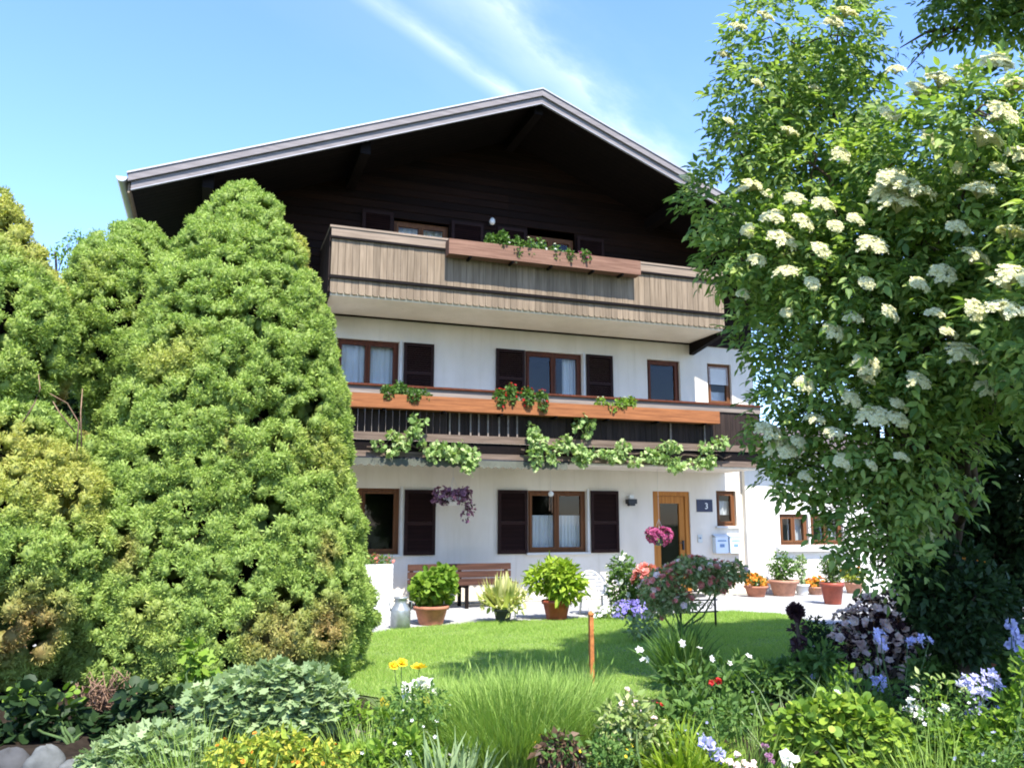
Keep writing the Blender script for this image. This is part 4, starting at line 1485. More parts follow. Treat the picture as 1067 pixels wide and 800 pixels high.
# ================================================================== CONIFERS
def conifer(label, depth, prof, cx, seed, golden=0.2, brown=0.0, nl=150, nsp=95000, base_y=None, lob=(0.20, 0.46), dead=None, group='dwarf spruces by the house'):
    """prof: photo rows (py, half width px) of the silhouette round the column cx; turned into metres on the tree's own axis"""
    r_ = np.random.default_rng(seed)
    k = depth / FPX
    axis = at(cx, 545, depth)
    ax, ay = axis[0], axis[1]
    zs = A([at(cx, y, depth)[2] for y, w in prof])
    ws = A([w * k for y, w in prof])
    o_ = np.argsort(zs)
    zs, ws = zs[o_], ws[o_]
    t_ = thing('dwarf_spruce', label, 'conifer', (ax, ay, G), group)
    # lobes over the surface
    zz = np.linspace(zs[0], zs[-1], 400)
    wgt = np.interp(zz, zs, ws) + .1
    cz = r_.choice(zz, nl * 12, p=wgt / wgt.sum())
    ct = r_.random(nl * 12) * 2 * pi
    cw = np.interp(cz, zs, ws)
    cR = np.minimum(lob[0] + (lob[1] - lob[0]) * r_.random(nl * 12) ** 1.5, .06 + cw * .42)
    crad = np.maximum(cw - cR * 1.14, 0) * (.96 + .08 * r_.random(nl * 12))
    cand = np.stack([ax + crad * np.cos(ct), ay + crad * np.sin(ct), cz], 1)
    ids = [0]
    dmin = np.linalg.norm(cand - cand[0], axis=1)
    for q in range(1, nl):                      # spread the lobes evenly: best of ten candidates
        c_ = r_.integers(0, len(cand), 10)
        b_ = c_[np.argmax(dmin[c_] / cR[c_])]
        ids.append(b_)
        dmin = np.minimum(dmin, np.linalg.norm(cand - cand[b_], axis=1))
    C, R = cand[ids], cR[ids]
    C = np.concatenate([C, [[ax, ay, zs[-1] - .16]]])
    R = np.append(R, .15)
    # sub-bumps on each lobe
    nb_ = 34
    bi = np.repeat(np.arange(len(R)), nb_)
    bd_ = unit(r_.normal(size=(len(bi), 3)))
    bc = C[bi] + bd_ * (R[bi] * .82)[:, None]
    br = R[bi] * (.21 + .15 * r_.random(len(bi)))
    # sprigs on the bumps
    n = int(nsp * 3.0)
    w_ = br ** 2
    si = r_.choice(len(br), n, p=w_ / w_.sum())
    sd = unit(r_.normal(size=(n, 3)) + bd_[si] * .55)
    P = bc[si] + sd * br[si][:, None] * (.80 + .25 * r_.random(n))[:, None]
    outd = P - A([ax, ay, 0])
    rr = np.linalg.norm(outd[:, :2], axis=1)
    keep = (P[:, 2] > zs[0] - .1)
    dc = np.linalg.norm(C[:, None] - C[None], axis=2)
    nbr = np.argsort(dc / (R[None] + .1), axis=1)[:, :26]
    inside = np.zeros(n, bool)
    own = bi[si]
    for q in range(nbr.shape[1]):
        m2 = nbr[own, q]
        inside |= ((P - C[m2]) ** 2).sum(1) < (R[m2] * .80) ** 2
    keep &= ~inside
    od = unit(outd[:, :2])
    keep &= (od @ unit(A([CP[0] - ax, CP[1] - ay])) > -.3) | (r_.random(n) < .3)
    keep &= rr > np.interp(P[:, 2], zs, ws) * .45 - .1
    P, sd, si = P[keep], sd[keep], si[keep]
    if len(P) > nsp:
        q = r_.choice(len(P), nsp, replace=False)
        P, sd, si = P[q], sd[q], si[q]
    n = len(P)
    outn = unit(P - C[bi[si]])
    flat_ = (r_.random(n) < .45)[:, None]
    tang = np.cross(sd, unit(r_.normal(size=(n, 3))))
    D = np.where(flat_, unit(unit(tang + A([0, 0, .35])) + sd * .45 + r_.normal(size=(n, 3)) * .15), unit(sd * .9 + outn * .3 + A([0, 0, .2]) + r_.normal(size=(n, 3)) * .35))
    U = np.where(flat_, unit(sd + outn * .4 + r_.normal(size=(n, 3)) * .15), unit(r_.normal(size=(n, 3)) * .8 + sd * .5 + A([0, -.3, .6])))
    S = .034 * (.6 + .9 * r_.random(n))
    V, F = inst(T_SPRIG, P, D, U, np.stack([S * np.where(flat_[:, 0], .9, .55), S, S], 1))
    # needle colour: fresh green, some golden patches, dead brown patches
    fresh = A([.365, .465, .112])
    deep = A([.225, .335, .078])
    gold = A([.50, .45, .11])
    brn = A([.38, .24, .095])

    def hue(P, lt, j):
        col = deep + (fresh - deep) * np.clip(.35 * lt + .75 * j, 0, 1)[:, None]
        f1 = np.sin(P[:, 0] * 2.1 + seed) * np.sin(P[:, 2] * 2.6 + 2 * seed) + .6 * np.sin(P[:, 1] * 3.3 + P[:, 2] * 1.7 + seed)
        g = np.clip((f1 - (1.0 - 1.6 * golden)) * 1.4, 0, 1) * (.5 + .5 * j)
        col = col + (gold - col) * (g * .85)[:, None]
        f2 = np.sin(P[:, 0] * 3.7 + 1.3 * seed) * np.cos(P[:, 2] * 3.1 + seed) + .5 * np.sin(P[:, 1] * 5.1 + seed)
        bq = np.clip((f2 - (1.25 - 1.3 * brown)) * 2.0, 0, 1)
        for (q, rd) in (dead or []):
            bq = np.maximum(bq, np.clip(1.4 - np.linalg.norm((P - A(q)) / rd, axis=1), 0, 1))
        return col + (brn - col) * (bq * (.6 + .4 * j))[:, None]

    lt_all = r_.random(len(R))
    col = hue(P, lt_all[bi[si]], r_.random(n)) * (.88 + .24 * r_.random((n, 1)))
    g_ = Geo().add(V, F, np.repeat(col, len(T_SPRIG[0]), 0))
    # the packed older shoots under the fresh tips: one knobbly cushion per bump
    ins = np.zeros(len(bc), bool)
    for q in range(nbr.shape[1]):
        m2 = nbr[bi, q]
        ins |= (((bc - C[m2]) ** 2).sum(1) < (R[m2] * .62) ** 2) & (m2 != bi)
    kb = np.where(~ins)[0]
    uv = []
    for a_ in range(7):
        for i in range(10):
            f_ = pi * a_ / 6
            w = 2 * pi * (i + .5 * (a_ % 2)) / 10
            uv.append((sin(f_) * cos(w), sin(f_) * sin(w), cos(f_)))
    uv = A(uv)
    tri = []
    for a_ in range(6):
        for i in range(10):
            p0, p1, p2, p3 = a_ * 10 + i, a_ * 10 + (i + 1) % 10, (a_ + 1) * 10 + i, (a_ + 1) * 10 + (i + 1) % 10
            tri += [(p0, p2, p1), (p1, p2, p3)]
    tri = A(tri)
    Vb = bc[kb][:, None, :] + uv[None] * (br[kb] * .80)[:, None, None] * (1 + .20 * r_.normal(size=(len(kb), len(uv), 1)))
    Fb = tri[None] + (np.arange(len(kb)) * len(uv))[:, None, None]
    Vb = Vb.reshape(-1, 3)
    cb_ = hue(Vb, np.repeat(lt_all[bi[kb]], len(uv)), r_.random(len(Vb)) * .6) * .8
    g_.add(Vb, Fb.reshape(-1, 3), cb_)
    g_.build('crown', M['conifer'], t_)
    # near-black inner hull standing for the shade in the gaps; trunk and limbs
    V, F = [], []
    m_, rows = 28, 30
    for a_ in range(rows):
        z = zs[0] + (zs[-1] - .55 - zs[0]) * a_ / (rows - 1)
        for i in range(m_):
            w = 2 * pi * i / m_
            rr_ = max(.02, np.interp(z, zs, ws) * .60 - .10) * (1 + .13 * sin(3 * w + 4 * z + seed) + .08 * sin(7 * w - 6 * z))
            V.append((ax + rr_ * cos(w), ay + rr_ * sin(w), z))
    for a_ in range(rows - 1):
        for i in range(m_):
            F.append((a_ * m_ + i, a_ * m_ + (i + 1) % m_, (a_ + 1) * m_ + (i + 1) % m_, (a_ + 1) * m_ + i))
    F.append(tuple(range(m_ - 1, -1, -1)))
    MB().add(V, F, True).build('shade_core', M['core'], t_)
    MB().tube([(ax, ay, G - .1), (ax + .02, ay, zs[0] + .5), (ax, ay + .02, zs[0] + 1.4)], .13, .08, 10).build('trunk', M['bark'], t_)
    lm = MB()
    for i in range(16):
        w = r_.random() * 2 * pi
        z = zs[0] + r_.random() * 1.0
        rr_ = np.interp(z, zs, ws) * .85
        lm.tube(curve((ax, ay, max(G + .15, z - .25)), (ax + rr_ * cos(w), ay + rr_ * sin(w), z), -.05, 6, .05), .025, .008, 6)
    lm.build('limbs', M['bark'], t_)
    return t_


P1 = [(170, 3), (180, 20), (196, 38), (222, 58), (250, 74), (310, 97), (370, 113), (420, 123), (470, 131), (530, 138), (580, 148), (635, 158), (670, 152), (700, 130), (716, 78)]
cf1 = conifer('tallest pale green dwarf spruce, centre left, its top touching the dark gable', 8.8, P1, 236, 3, .14, .08, 540, 760000,
              dead=[(at(285, 665, 7.6), .35), (at(345, 655, 7.8), .3)])
P2 = [(219, 4), (232, 32), (262, 60), (310, 72), (370, 66), (410, 46), (460, 34), (540, 44), (640, 50), (690, 44)]
conifer('smaller dwarf spruce behind the left side of the tallest one', 9.0, P2, 116, 11, .12, .12, 190, 240000)
P3 = [(176, 4), (195, 22), (220, 40), (240, 48), (262, 66), (300, 84), (340, 97), (390, 90), (418, 70), (432, 64), (446, 100), (480, 130), (520, 154), (560, 164), (620, 168), (655, 152), (684, 112)]
tl = conifer('golden green dwarf spruce with brown patches at the left photo edge', 7.6, P3, -38, 5, .55, .34, 340, 430000,
             dead=[(at(30, 668, 6.6), .42), (at(85, 650, 6.7), .25), (at(40, 425, 7.1), .25), (at(38, 370, 7.0), .42), (at(10, 330, 7.0), .3)])
dt = MB()
for (pts) in ([(24, 440, 6.95), (36, 420, 6.95), (42, 405, 7.0), (40, 390, 7.1)], [(80, 470, 7.4), (82, 440, 7.4), (70, 420, 7.35), (52, 410, 7.2)], [(85, 465, 7.4), (84, 430, 7.4), (86, 405, 7.5)], [(78, 450, 7.3), (62, 430, 7.2), (55, 418, 7.2)]):
    dt.tube([at(*q) for q in pts], .007, .003, 6)
dt.build('dead_twigs', M['twig'], tl)

# ---- bare ground under the conifers: withered twig tuft, twig, stones, small herb
c = on_z(110, 735, G + .12)
k = mpp(c)
t_ = thing('twig_tuft', 'tangled pale brown withered twig tuft under the golden spruce', 'twigs', c)
tw = MB()
for i in range(60):
    d = unit(A([random.gauss(0, 1), random.gauss(0, .6) - .4, abs(random.gauss(.5, .5))]))
    tw.tube(curve(c + A([random.uniform(-.08, .08), 0, 0]), c + d * random.uniform(.15, .30) + A([0, 0, .04]), random.uniform(-.3, .3), 6, .14), .006, .003, 4)
tw.build('twigs', M['twig'], t_)
c = on_z(150, 752, G + .1)
t_ = thing('dead_twig', 'single pale crooked twig on the dark soil right of the twig tuft', 'twig', c)
k = mpp(c)
MB().tube([c + A([x * k, 0, z_ * k]) for x, z_ in ((6, 0), (5, 6), (-2, 11), (-8, 16), (-14, 18))], .010, .006, 6).build('branch', M['twig'], t_)


def rock(label, px, py, d, rx, rz, mat):
    c = at(px, py, d)
    t_ = tag(rock_mesh(c, rx, rz, mat), label, 'stone', 'garden stones')
    return t_


def rock_mesh(c, rx, rz, mat):
    V, F = [], []
    n, m_ = 20, 12
    ph = random.random() * 9
    for j in range(m_ + 1):
        f = pi * j / m_
        for i in range(n):
            w = 2 * pi * i / n
            q = 1 + .10 * sin(2 * w + ph) * sin(f) + .07 * sin(3 * w + 2 * f + ph) + .05 * sin(5 * f + w * 2)
            V.append((c[0] + rx * q * sin(f) * cos(w), c[1] + rx * .8 * q * sin(f) * sin(w), c[2] + rz * q * cos(f)))
    for j in range(m_):
        for i in range(n):
            F.append((j * n + i, j * n + (i + 1) % n, (j + 1) * n + (i + 1) % n, (j + 1) * n + i))
    return MB().add(V, F, True).build('garden_stone', M[mat], None, c)


rock('pale grey boulder at the lower left corner edge of the bed', 46, 797, 5.0, .115, .11, 'stone_pale')
rock('darker grey boulder left of the pale one, at the photo corner', 8, 798, 5.0, .13, .10, 'stone')
rock('flat brown stone at the lawn edge left of the yellow flowers', 372, 764, 5.9, .21, .05, 'stone_brown')
rock('pale stone at the bottom edge beside the dark withered flower heads', 602, 797, 4.9, .07, .06, 'stone_pale')
rock('small pale stone between herb and glaucous leaves, near the lower left', 74, 800, 5.0, .07, .05, 'stone_pale')
c = on_z(35, 745, G + .1)
shrub('ground_herb', 'small bright leafy herb on the dark soil under the golden spruce', 'plant', c, [(c + A([x, 0, .14]), (.11, .1, .08)) for x in (-.1, .05, .22)], 'lf_bright', 70, .07, T_ROUND, 'pt_white', 6, .025, T_FLOWER)

# ================================================================== ELDER
ED = thing('elder_tree', 'big flowering elder with flat cream blossom heads filling the right side', 'tree', (0, 0, 0))
eb = A(gp(1003, 545 + 860 * 1.55 / 7.3))
ED.location = eb
ORG[ED.name] = eb
ESPEC = [(835, 50, 8.0, 78), (795, 105, 7.8, 55), (855, 115, 8.0, 62), (775, 165, 7.7, 42), (850, 205, 7.7, 75), (872, 45, 8.1, 32), (755, 215, 7.7, 42), (800, 270, 7.5, 58), (765, 262, 7.6, 34),
         (880, 285, 7.2, 85), (985, 165, 6.7, 78), (1045, 230, 6.5, 90), (955, 255, 6.9, 75), (1050, 340, 6.5, 90), (965, 350, 6.8, 85), (860, 375, 7.3, 70), (905, 440, 7.2, 75), (805, 345, 7.5, 40),
         (815, 440, 7.5, 38), (856, 472, 7.4, 46), (915, 520, 7.1, 50), (950, 460, 7.0, 70), (1055, 120, 6.3, 58), (930, 170, 7.2, 55), (884, 552, 7.2, 26), (925, 575, 7.0, 34), (822, 495, 7.4, 22),
         (960, 520, 7.4, 42), (1130, 300, 6.3, 120), (1150, 150, 6.2, 90), (1015, 118, 5.9, 38)]
EL = []
for (x, y, d, r) in ESPEC:
    kk = d / FPX
    EL.append((at(x, y, d), (r * kk, r * kk * 1.05, r * kk)))
# lobes filling the crown in depth, behind and before the visible shell
for (x, y, d, r) in ((920, 300, 8.8, 120), (850, 165, 8.9, 75), (826, 265, 8.8, 55), (880, 240, 9.3, 80), (1020, 320, 8.4, 130), (990, 270, 7.9, 90), (1080, 260, 7.6, 120), (1120, 330, 5.6, 90), (1170, 220, 5.6, 100)):
    kk = d / FPX
    EL.append((at(x, y, d), (r * kk,) * 3))


def compound(lobes, n, size, inner=.45):
    """pinnate elder leaves: five leaflets on a drooping stalk"""
    P, d = pick(lobes, n, inner)
    D = unit(d + rng.normal(size=(n, 3)) * .55 + A([0, 0, -.15]))
    U = unit(A([0, -.45, 1.0]) + rng.normal(size=(n, 3)) * .42 + d * .5)
    X = unit(np.cross(D, U))
    Z = np.cross(X, D)
    S = size * (.7 + .6 * rng.random(n))
    out = []
    for (yy, ang, sz) in ((.30, 1.05, .50), (.30, -1.05, .50), (.72, .95, .58), (.72, -.95, .58), (1.0, 0, .68)):
        Pq = P + D * (S * yy)[:, None] - A([0, 0, 1]) * (S * .16 * yy * yy)[:, None]
        Dq = D * cos(ang) + X * sin(ang) - Z * .22 + rng.normal(size=(n, 3)) * .12
        Sq = S * sz * (.85 + .3 * rng.random(n))
        out.append(inst(T_LEAF, Pq, Dq, Z + rng.normal(size=(n, 3)) * .25, np.stack([Sq * .95, Sq, Sq], 1)))
    return out


g = Geo()
for q in compound(EL, 18500, .132, .5):
    g.add(*q)
g.build('crown', M['lf_elder'], ED)
tk = MB()
top = at(985, 330, 7.3)
tk.tube(curve(eb - A([0, 0, .1]), eb + (top - eb) * .5, .0, 6, .03), .12, .085, 10)
tk.build('trunk', M['bark'], ED)
lb_ = MB()
for i, l in enumerate(EL):
    s0 = eb + (top - eb) * random.uniform(.35, .8)
    lb_.tube(curve(s0, l[0], .10, 9, .035), random.uniform(.018, .034), .007, 7)
    for q in range(3):
        dq = rdir(1)[0]
        lb_.tube(curve(l[0], l[0] + dq * A(l[1]) * .9, .1, 5, .05), .010, .004, 5)
lb_.build('limbs', M['bark'], ED)


def umbel_mesh(r, seed):
    q = np.random.default_rng(seed)
    n = 460
    cl = q.random((40, 2)) * 2 - 1
    cl = cl[(cl ** 2).sum(1) < 1] * r
    ci = q.integers(0, len(cl), n)
    xy = cl[ci] + q.normal(size=(n, 2)) * r * .13
    rr = np.linalg.norm(xy, axis=1)
    z = -.30 * rr ** 2 / r + q.normal(size=n) * .006
    P = np.stack([xy[:, 0], xy[:, 1], z], 1)
    Nn = unit(np.stack([xy[:, 0] / r * .5, xy[:, 1] / r * .5, np.ones(n)], 1) + q.normal(size=(n, 3)) * .25)
    Dd = unit(np.cross(Nn, q.normal(size=(n, 3))))
    g_ = Geo().add(*inst(T_FLOWER, P, Dd, Nn, .0115 + .007 * q.random(n)))
    for c_ in cl:
        V, F = tube_geo([(0, 0, -r * .9), (c_[0] * .6, c_[1] * .6, -r * .35), (c_[0], c_[1], -.30 * (c_ @ c_) / r - .008)], .0022, .0016, 3)
        tri = []
        for f in F:
            for a_ in range(1, len(f) - 1):
                tri.append((f[0], f[a_], f[a_ + 1]))
        g_.add(A(V), tri)
    g_.V = [v_ + eb for v_ in g_.V]
    return g_


UM = []
for i, r in enumerate((.085, .10, .12, .075)):
    o = umbel_mesh(r, 40 + i).build('blossom_head', M['umbel'], ED)
    UM.append(o)
UPX = [(935, 188, 1.6), (957, 198, 1.5), (938, 212, 1.2), (1023, 200, 1.5), (806, 228, 1.2), (818, 252, 1.2), (912, 257, 1.0), (858, 265, 1.0), (890, 335, .9), (905, 385, 1.0), (911, 436, 1.0), (938, 441, 1.1), (938, 425, .9), (804, 453, 1.2), (818, 468, 1.2), (834, 465, .9),
       (880, 485, .9), (1055, 326, 1.3), (1010, 370, 1.2), (1020, 330, 1.0), (1000, 240, 1.0), (1058, 245, 1.0), (1030, 145, 1.1), (1010, 75, 1.4), (1040, 66, 1.4), (985, 85, 1.2), (1060, 90, 1.1), (930, 122, 1.0), (870, 25, 1.0), (885, 15, .9),
       (787, 195, .9), (775, 200, .8), (755, 60, .8), (770, 30, .8), (820, 285, .8), (848, 300, .8), (960, 300, .9), (985, 290, .9), (830, 210, .8), (872, 240, .8), (893, 232, .8), (840, 405, .8), (960, 558, .9), (905, 400, .9), (940, 480, .7), (870, 455, .7), (925, 205, 1.0),
       (1000, 180, .8), (1045, 180, .9), (1065, 165, .9), (960, 95, .9), (1050, 400, .8), (975, 330, .8), (840, 235, .9), (860, 215, .8), (800, 205, .8), (780, 245, .7), (790, 275, .7), (1062, 290, 1.0), (715, 190, .7), (850, 95, .7), (800, 20, .8), (935, 75, .7), (760, 130, .7), (790, 90, .7), (825, 140, .8), (880, 165, .8), (905, 300, .8), (930, 330, .9), (870, 350, .8), (1020, 270, 1.0), (1045, 300, .9), (990, 350, .8), (1030, 410, .8), (960, 400, .8), (820, 330, .7), (775, 310, .7), (850, 440, .8), (890, 420, .7), (910, 490, .7), (840, 500, .7), (975, 150, .9), (1050, 120, 1.0)]
used = []
for i, (x, y, s_) in enumerate(UPX):
    d = px_ray(x, y) / FPX
    best = 1e9
    for l in EL:
        oc = (CP - l[0]) / A(l[1])
        dv = d / A(l[1])
        aa, bb, cc_ = dv @ dv, 2 * (oc @ dv), oc @ oc - 1
        D_ = bb * bb - 4 * aa * cc_
        if D_ > 0:
            best = min(best, (-bb - sqrt(D_)) / (2 * aa))
    if best > 50:
        best = 7.2
    pos = CP + d * (best - .13) + A([0, 0, .05])
    if i < 4:
        o = UM[i]
    else:
        o = UM[i % 4].copy()
        COL.objects.link(o)
        o.parent = ED
    o.location = Vector(pos - eb)
    o.scale = (s_ * .95,) * 3
    face = unit(A([-.1, -.95, .8]) + rng.normal(size=3) * .25)
    qn = Vector(face).to_track_quat('Z', 'Y')
    o.rotation_euler = qn.to_euler()

# ---- branch of a taller tree in the top right corner, trunk outside the frame
WT = thing('walnut_tree', 'dark leafy tree whose branch hangs into the top right corner above the elder', 'tree', (6.6, -13.6, G))
WL = []
WL += [(A(q[:3]), (q[3],) * 3) for q in ((3.35, -11.75, 6.4, .6), (3.45, -11.2, 6.6, .5), (3.1, -12.0, 6.9, .6), (6.3, -15.6, 7.6, 1.1), (7.6, -15.8, 7.2, 1.2), (5.6, -15.6, 6.8, .8), (6.6, -13.3, 5.2, .75), (7.2, -13.3, 5.2, .8), (8.2, -13.3, 5.2, .8), (7.0, -14.2, 5.6, 1.0), (8.0, -14.1, 5.6, 1.0), (8.9, -13.9, 5.6, 1.0), (6.8, -13.0, 9.9, 1.1), (8.0, -13.0, 9.9, 1.2), (9.2, -12.8, 9.9, 1.2), (10.3, -12.6, 9.8, 1.2), (7.4, -13.2, 11.0, 1.1), (8.6, -13.2, 11.0, 1.2))]  # unseen crown lobes, placed to shade the lawn and the lower elder
g = Geo()
for q in compound(WL, 21000, .2, .2):
    g.add(*q)
g.build('crown', M['lf_mid'], WT)
wt = A(WT.location)
MB().tube([wt - A([0, 0, .1]), wt + A([.05, 0, 2]), wt + A([0, .05, 4.6]), wt + A([-.1, 0, 7.6]), wt + A([.2, .1, 9.6])], .2, .07, 10).build('trunk', M['bark'], WT)
lm = MB()
for l in WL:
    lm.tube(curve(wt + A([0, 0, random.uniform(4.2, 6.0)]), l[0], .12, 8, .03), .05, .012, 7)
for pts in ([(1250, -120, 7.6), (1130, -30, 7.6), (1060, 14, 7.6), (1010, 24, 7.6), (968, 46, 7.6), (945, 72, 7.6)], [(1000, 28, 7.6), (965, 34, 7.6), (938, 50, 7.6)]):
    lm.tube([at(*q) for q in pts], .022, .005, 6)
lm.tube(curve(wt + A([0, 0, 5.2]), at(1250, -120, 7.6), .08, 7, .02), .06, .022, 7)
lm.build('limbs', M['bark'], WT)
tw_l = [(at(x, y, 7.6), (r * 7.6 / FPX,) * 3) for x, y, r in ((985, 8, 22), (1015, 12, 26), (1048, 14, 28), (1080, 12, 30), (1060, -20, 34), (1000, -22, 28), (1110, -30, 40))]
g = Geo()
for q in compound(tw_l, 1100, .12, .2):
    g.add(*q)
for q in compound([(at(x, y, 7.6), (.06, .06, .05)) for x, y in ((950, 66), (940, 52), (965, 44))], 16, .09, .1):
    g.add(*q)
g.build('twig_leaves', M['lf_elder'], WT)


# ---- dark shrubs added for the deep shade round the elder and a hedge behind the conifers
def darkbush(name, label, cat, c, rx, ry, rz, n, leafm='lf_dark', group=None, size=.09, T=T_DIA):
    c = A(c, float)
    L = bush_lobes(c, rx, ry, rz, 22, .42)
    t_ = thing(name, label, cat, (c[0], c[1], G), group)
    Geo().add(*leaves(L, n, size, T, .55, .1, .7, .4)).build('foliage', M[leafm], t_)
    s_ = MB()
    s_.tube([(c[0], c[1], G - .1), (c[0], c[1], c[2])], .10, .06, 8)
    for l in L[1:]:
        s_.tube(curve((c[0], c[1], G + .3 + random.random() * .5), l[0], .08, 6, .04), .03, .01, 6)
    s_.build('branches', M['bark'], t_)
    return t_


YG = 'dark shrubs added for the shade round the elder'
c = on_z(985, 655)
darkbush('shade_shrub', 'dark shrub added for the shade behind the elder trunk, nearest the pots', 'shrub', at(985, 548, 10.2), 0.72, .8, 1.5, 17000, group=YG, size=.10)
darkbush('shade_shrub', 'dark shrub added for the deep shade, filling the gap at the right photo edge', 'shrub', at(1065, 505, 9.8), 0.95, .9, 1.95, 22000, group=YG, size=.10)
darkbush('shade_shrub', 'low dark shrub added for the shade in front of the elder trunk foot, beside the pale pink blossom shrub', 'shrub', at(1000, 628, 6.95), 0.50, .35, .48, 9000, group=YG, size=.08)
darkbush('shade_shrub', 'dark shrub added for the shade beyond the right photo edge beside its taller twin', 'shrub', at(1170, 510, 9.4), 1.0, 1.0, 2.0, 16000, group=YG, size=.10)
HG = 'hedge shrubs behind the spruces'
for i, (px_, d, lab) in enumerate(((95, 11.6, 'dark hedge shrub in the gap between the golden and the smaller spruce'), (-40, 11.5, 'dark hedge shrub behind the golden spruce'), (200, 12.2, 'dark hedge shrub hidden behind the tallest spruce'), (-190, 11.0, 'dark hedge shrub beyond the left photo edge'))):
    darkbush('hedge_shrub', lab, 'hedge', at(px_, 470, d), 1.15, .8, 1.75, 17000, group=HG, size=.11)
# slender young tree whose top shows in the left gap
c = at(62, 400, 16)
YT = thing('young_tree', 'thin young tree whose top twigs show in the gap between the left spruces', 'tree', (c[0], c[1], G))
YL = [(at(x, y, 16), (rx * 16 / FPX, .2, rz * 16 / FPX)) for x, y, rx, rz in ((82, 246, 12, 6), (70, 254, 10, 5), (56, 262, 12, 4), (38, 268, 12, 4), (66, 268, 9, 5), (60, 282, 10, 6), (48, 292, 8, 5))]
Geo().add(*leaves(YL, 420, .075, T_LEAF, .05, .3)).build('crown', M['lf_bright'], YT)
s_ = MB()
s_.tube([(c[0], c[1], G - .1), c, at(58, 262, 16)], .06, .02, 8)
for l in YL:
    s_.tube(curve(at(58, 340, 16), l[0], .05, 5, .03), .015, .006, 5)
s_.build('trunk', M['bark'], YT)

# ================================================================== LAWN GRASS
from math import hypot
lp = A(LAWN)


def inside_poly(P, poly):
    x, y = P[:, 0], P[:, 1]
    c_ = np.zeros(len(P), bool)
    n = len(poly)
    for i in range(n):
        x0, y0 = poly[i]
        x1, y1 = poly[(i + 1) % n]
        hit = ((y0 > y) != (y1 > y)) & (x < (x1 - x0) * (y - y0) / (y1 - y0 + 1e-12) + x0)
        c_ ^= hit
    return c_


n = 330000
P = np.stack([rng.uniform(.6, 11.5, n), rng.uniform(-9.7, -2.9, n)], 1)
jit_ = rng.normal(size=(n, 2)) * .035
P = P[inside_poly(P + jit_, lp)]
n = len(P)
P3_ = np.concatenate([P, np.full((n, 1), G + .002)], 1)
D = unit(rng.normal(size=(n, 3)) * A([.42, .42, .05]) + A([0, 0, 1.0]))
U = unit(rng.normal(size=(n, 3)) * A([1, 1, .1]))
clump = .75 + .35 * np.sin(P[:, 0] * 3.1 + np.sin(P[:, 1] * 2.3) * 2) * np.sin(P[:, 1] * 4.1)
H = .045 * (.5 + rng.random(n)) * clump
V, F = inst(T_GRASS, P3_, D, U, np.stack([np.full(n, .007), H, H], 1))
tag(Geo().add(V, F).build('lawn_grass', M['grass'], None, (5, -6, G)), kind='stuff')


# ================================================================== FLOWER BED IN THE FOREGROUND
def tuft(name, label, cat, base, n, h, spread, width, leafm, lean=.45, group=None, seedhead=None, ry=None):
    """arching blades from a common foot, ellipse spread (x, y)"""
    base = A(base, float)
    t_ = thing(name, label, cat, base, group)
    a_ = rng.random(n) * 2 * pi
    r_ = np.sqrt(rng.random(n))
    off = np.stack([np.cos(a_) * r_, np.sin(a_) * r_, np.zeros(n)], 1)
    P = base + off * A([spread, ry or spread * .8, 0])
    D = unit(off * lean + rng.normal(size=(n, 3)) * A([.16, .16, .05]) + A([0, 0, 1.0]))
    U = unit(off + rng.normal(size=(n, 3)) * A([.5, .5, 0]))
    Hh = h * (.55 + .5 * rng.random(n)) * (1.05 - .35 * r_)
    g_ = Geo().add(*inst(T_BLADE, P, D, U, np.stack([np.full(n, width) * (.7 + .6 * rng.random(n)), Hh, Hh], 1)))
    if seedhead:
        m_ = seedhead[1]
        q = rng.choice(n, m_)
        Q = P[q] + D[q] * (Hh[q] * 1.1)[:, None]
        g_.add(*inst(T_LEAF, Q, D[q], U[q], np.stack([np.full(m_, .02), np.full(m_, .07), np.full(m_, .05)], 1)))
    g_.build('foliage', M[leafm], t_)
    return t_


def onbed(px, d):
    """ground point in the bed under photo column px at depth d"""
    p_ = at(px, 545, d)
    return A([p_[0], p_[1], G + .05])


GB = 'clumps of the flower bed'
tuft('lavender_clump', 'big grassy green lavender clump in the bottom middle, not yet in flower', 'plant', onbed(540, 5.7), 8000, .60, .62, .0065, 'lf_lav', .42, GB, ('lf_blue', 90), .5)
tuft('lavender_clump', 'smaller grassy clump behind the right shoulder of the big lavender', 'plant', onbed(598, 6.3), 2600, .5, .36, .0065, 'lf_lav', .5, GB, ('lf_blue', 40))
tuft('lavender_clump', 'thin grassy clump left of the big lavender, behind the yellow flowers', 'plant', onbed(470, 6.2), 2400, .50, .42, .006, 'lf_lav', .45, GB, ('lf_blue', 40))
tuft('iris_leaves', 'upright grey green sword leaves at the bottom, left of the lavender', 'plant', onbed(470, 4.95), 90, .36, .25, .022, 'lf_blue', .25, GB)
tuft('grass_tuft', 'bright yellow green grass tuft right of the variegated plant', 'plant', onbed(702, 5.2), 420, .36, .20, .022, 'lf_lime', .9, GB)
tuft('daylily_leaves', 'dark strap leaved clump in the shade around the rose stems', 'plant', onbed(706, 8.0), 260, .72, .14, .028, 'lf_mid', .3, GB)
tuft('grass_tuft', 'tall sparse pale grass stalks left of the hydrangea', 'plant', onbed(812, 5.4), 30, .62, .16, .012, 'lf_blue', .5, GB)
tuft('grass_tuft', 'shaded grass tuft in front of the dark pink flowered shrub', 'plant', onbed(880, 6.6), 160, .5, .22, .018, 'lf_mid', .5, GB)


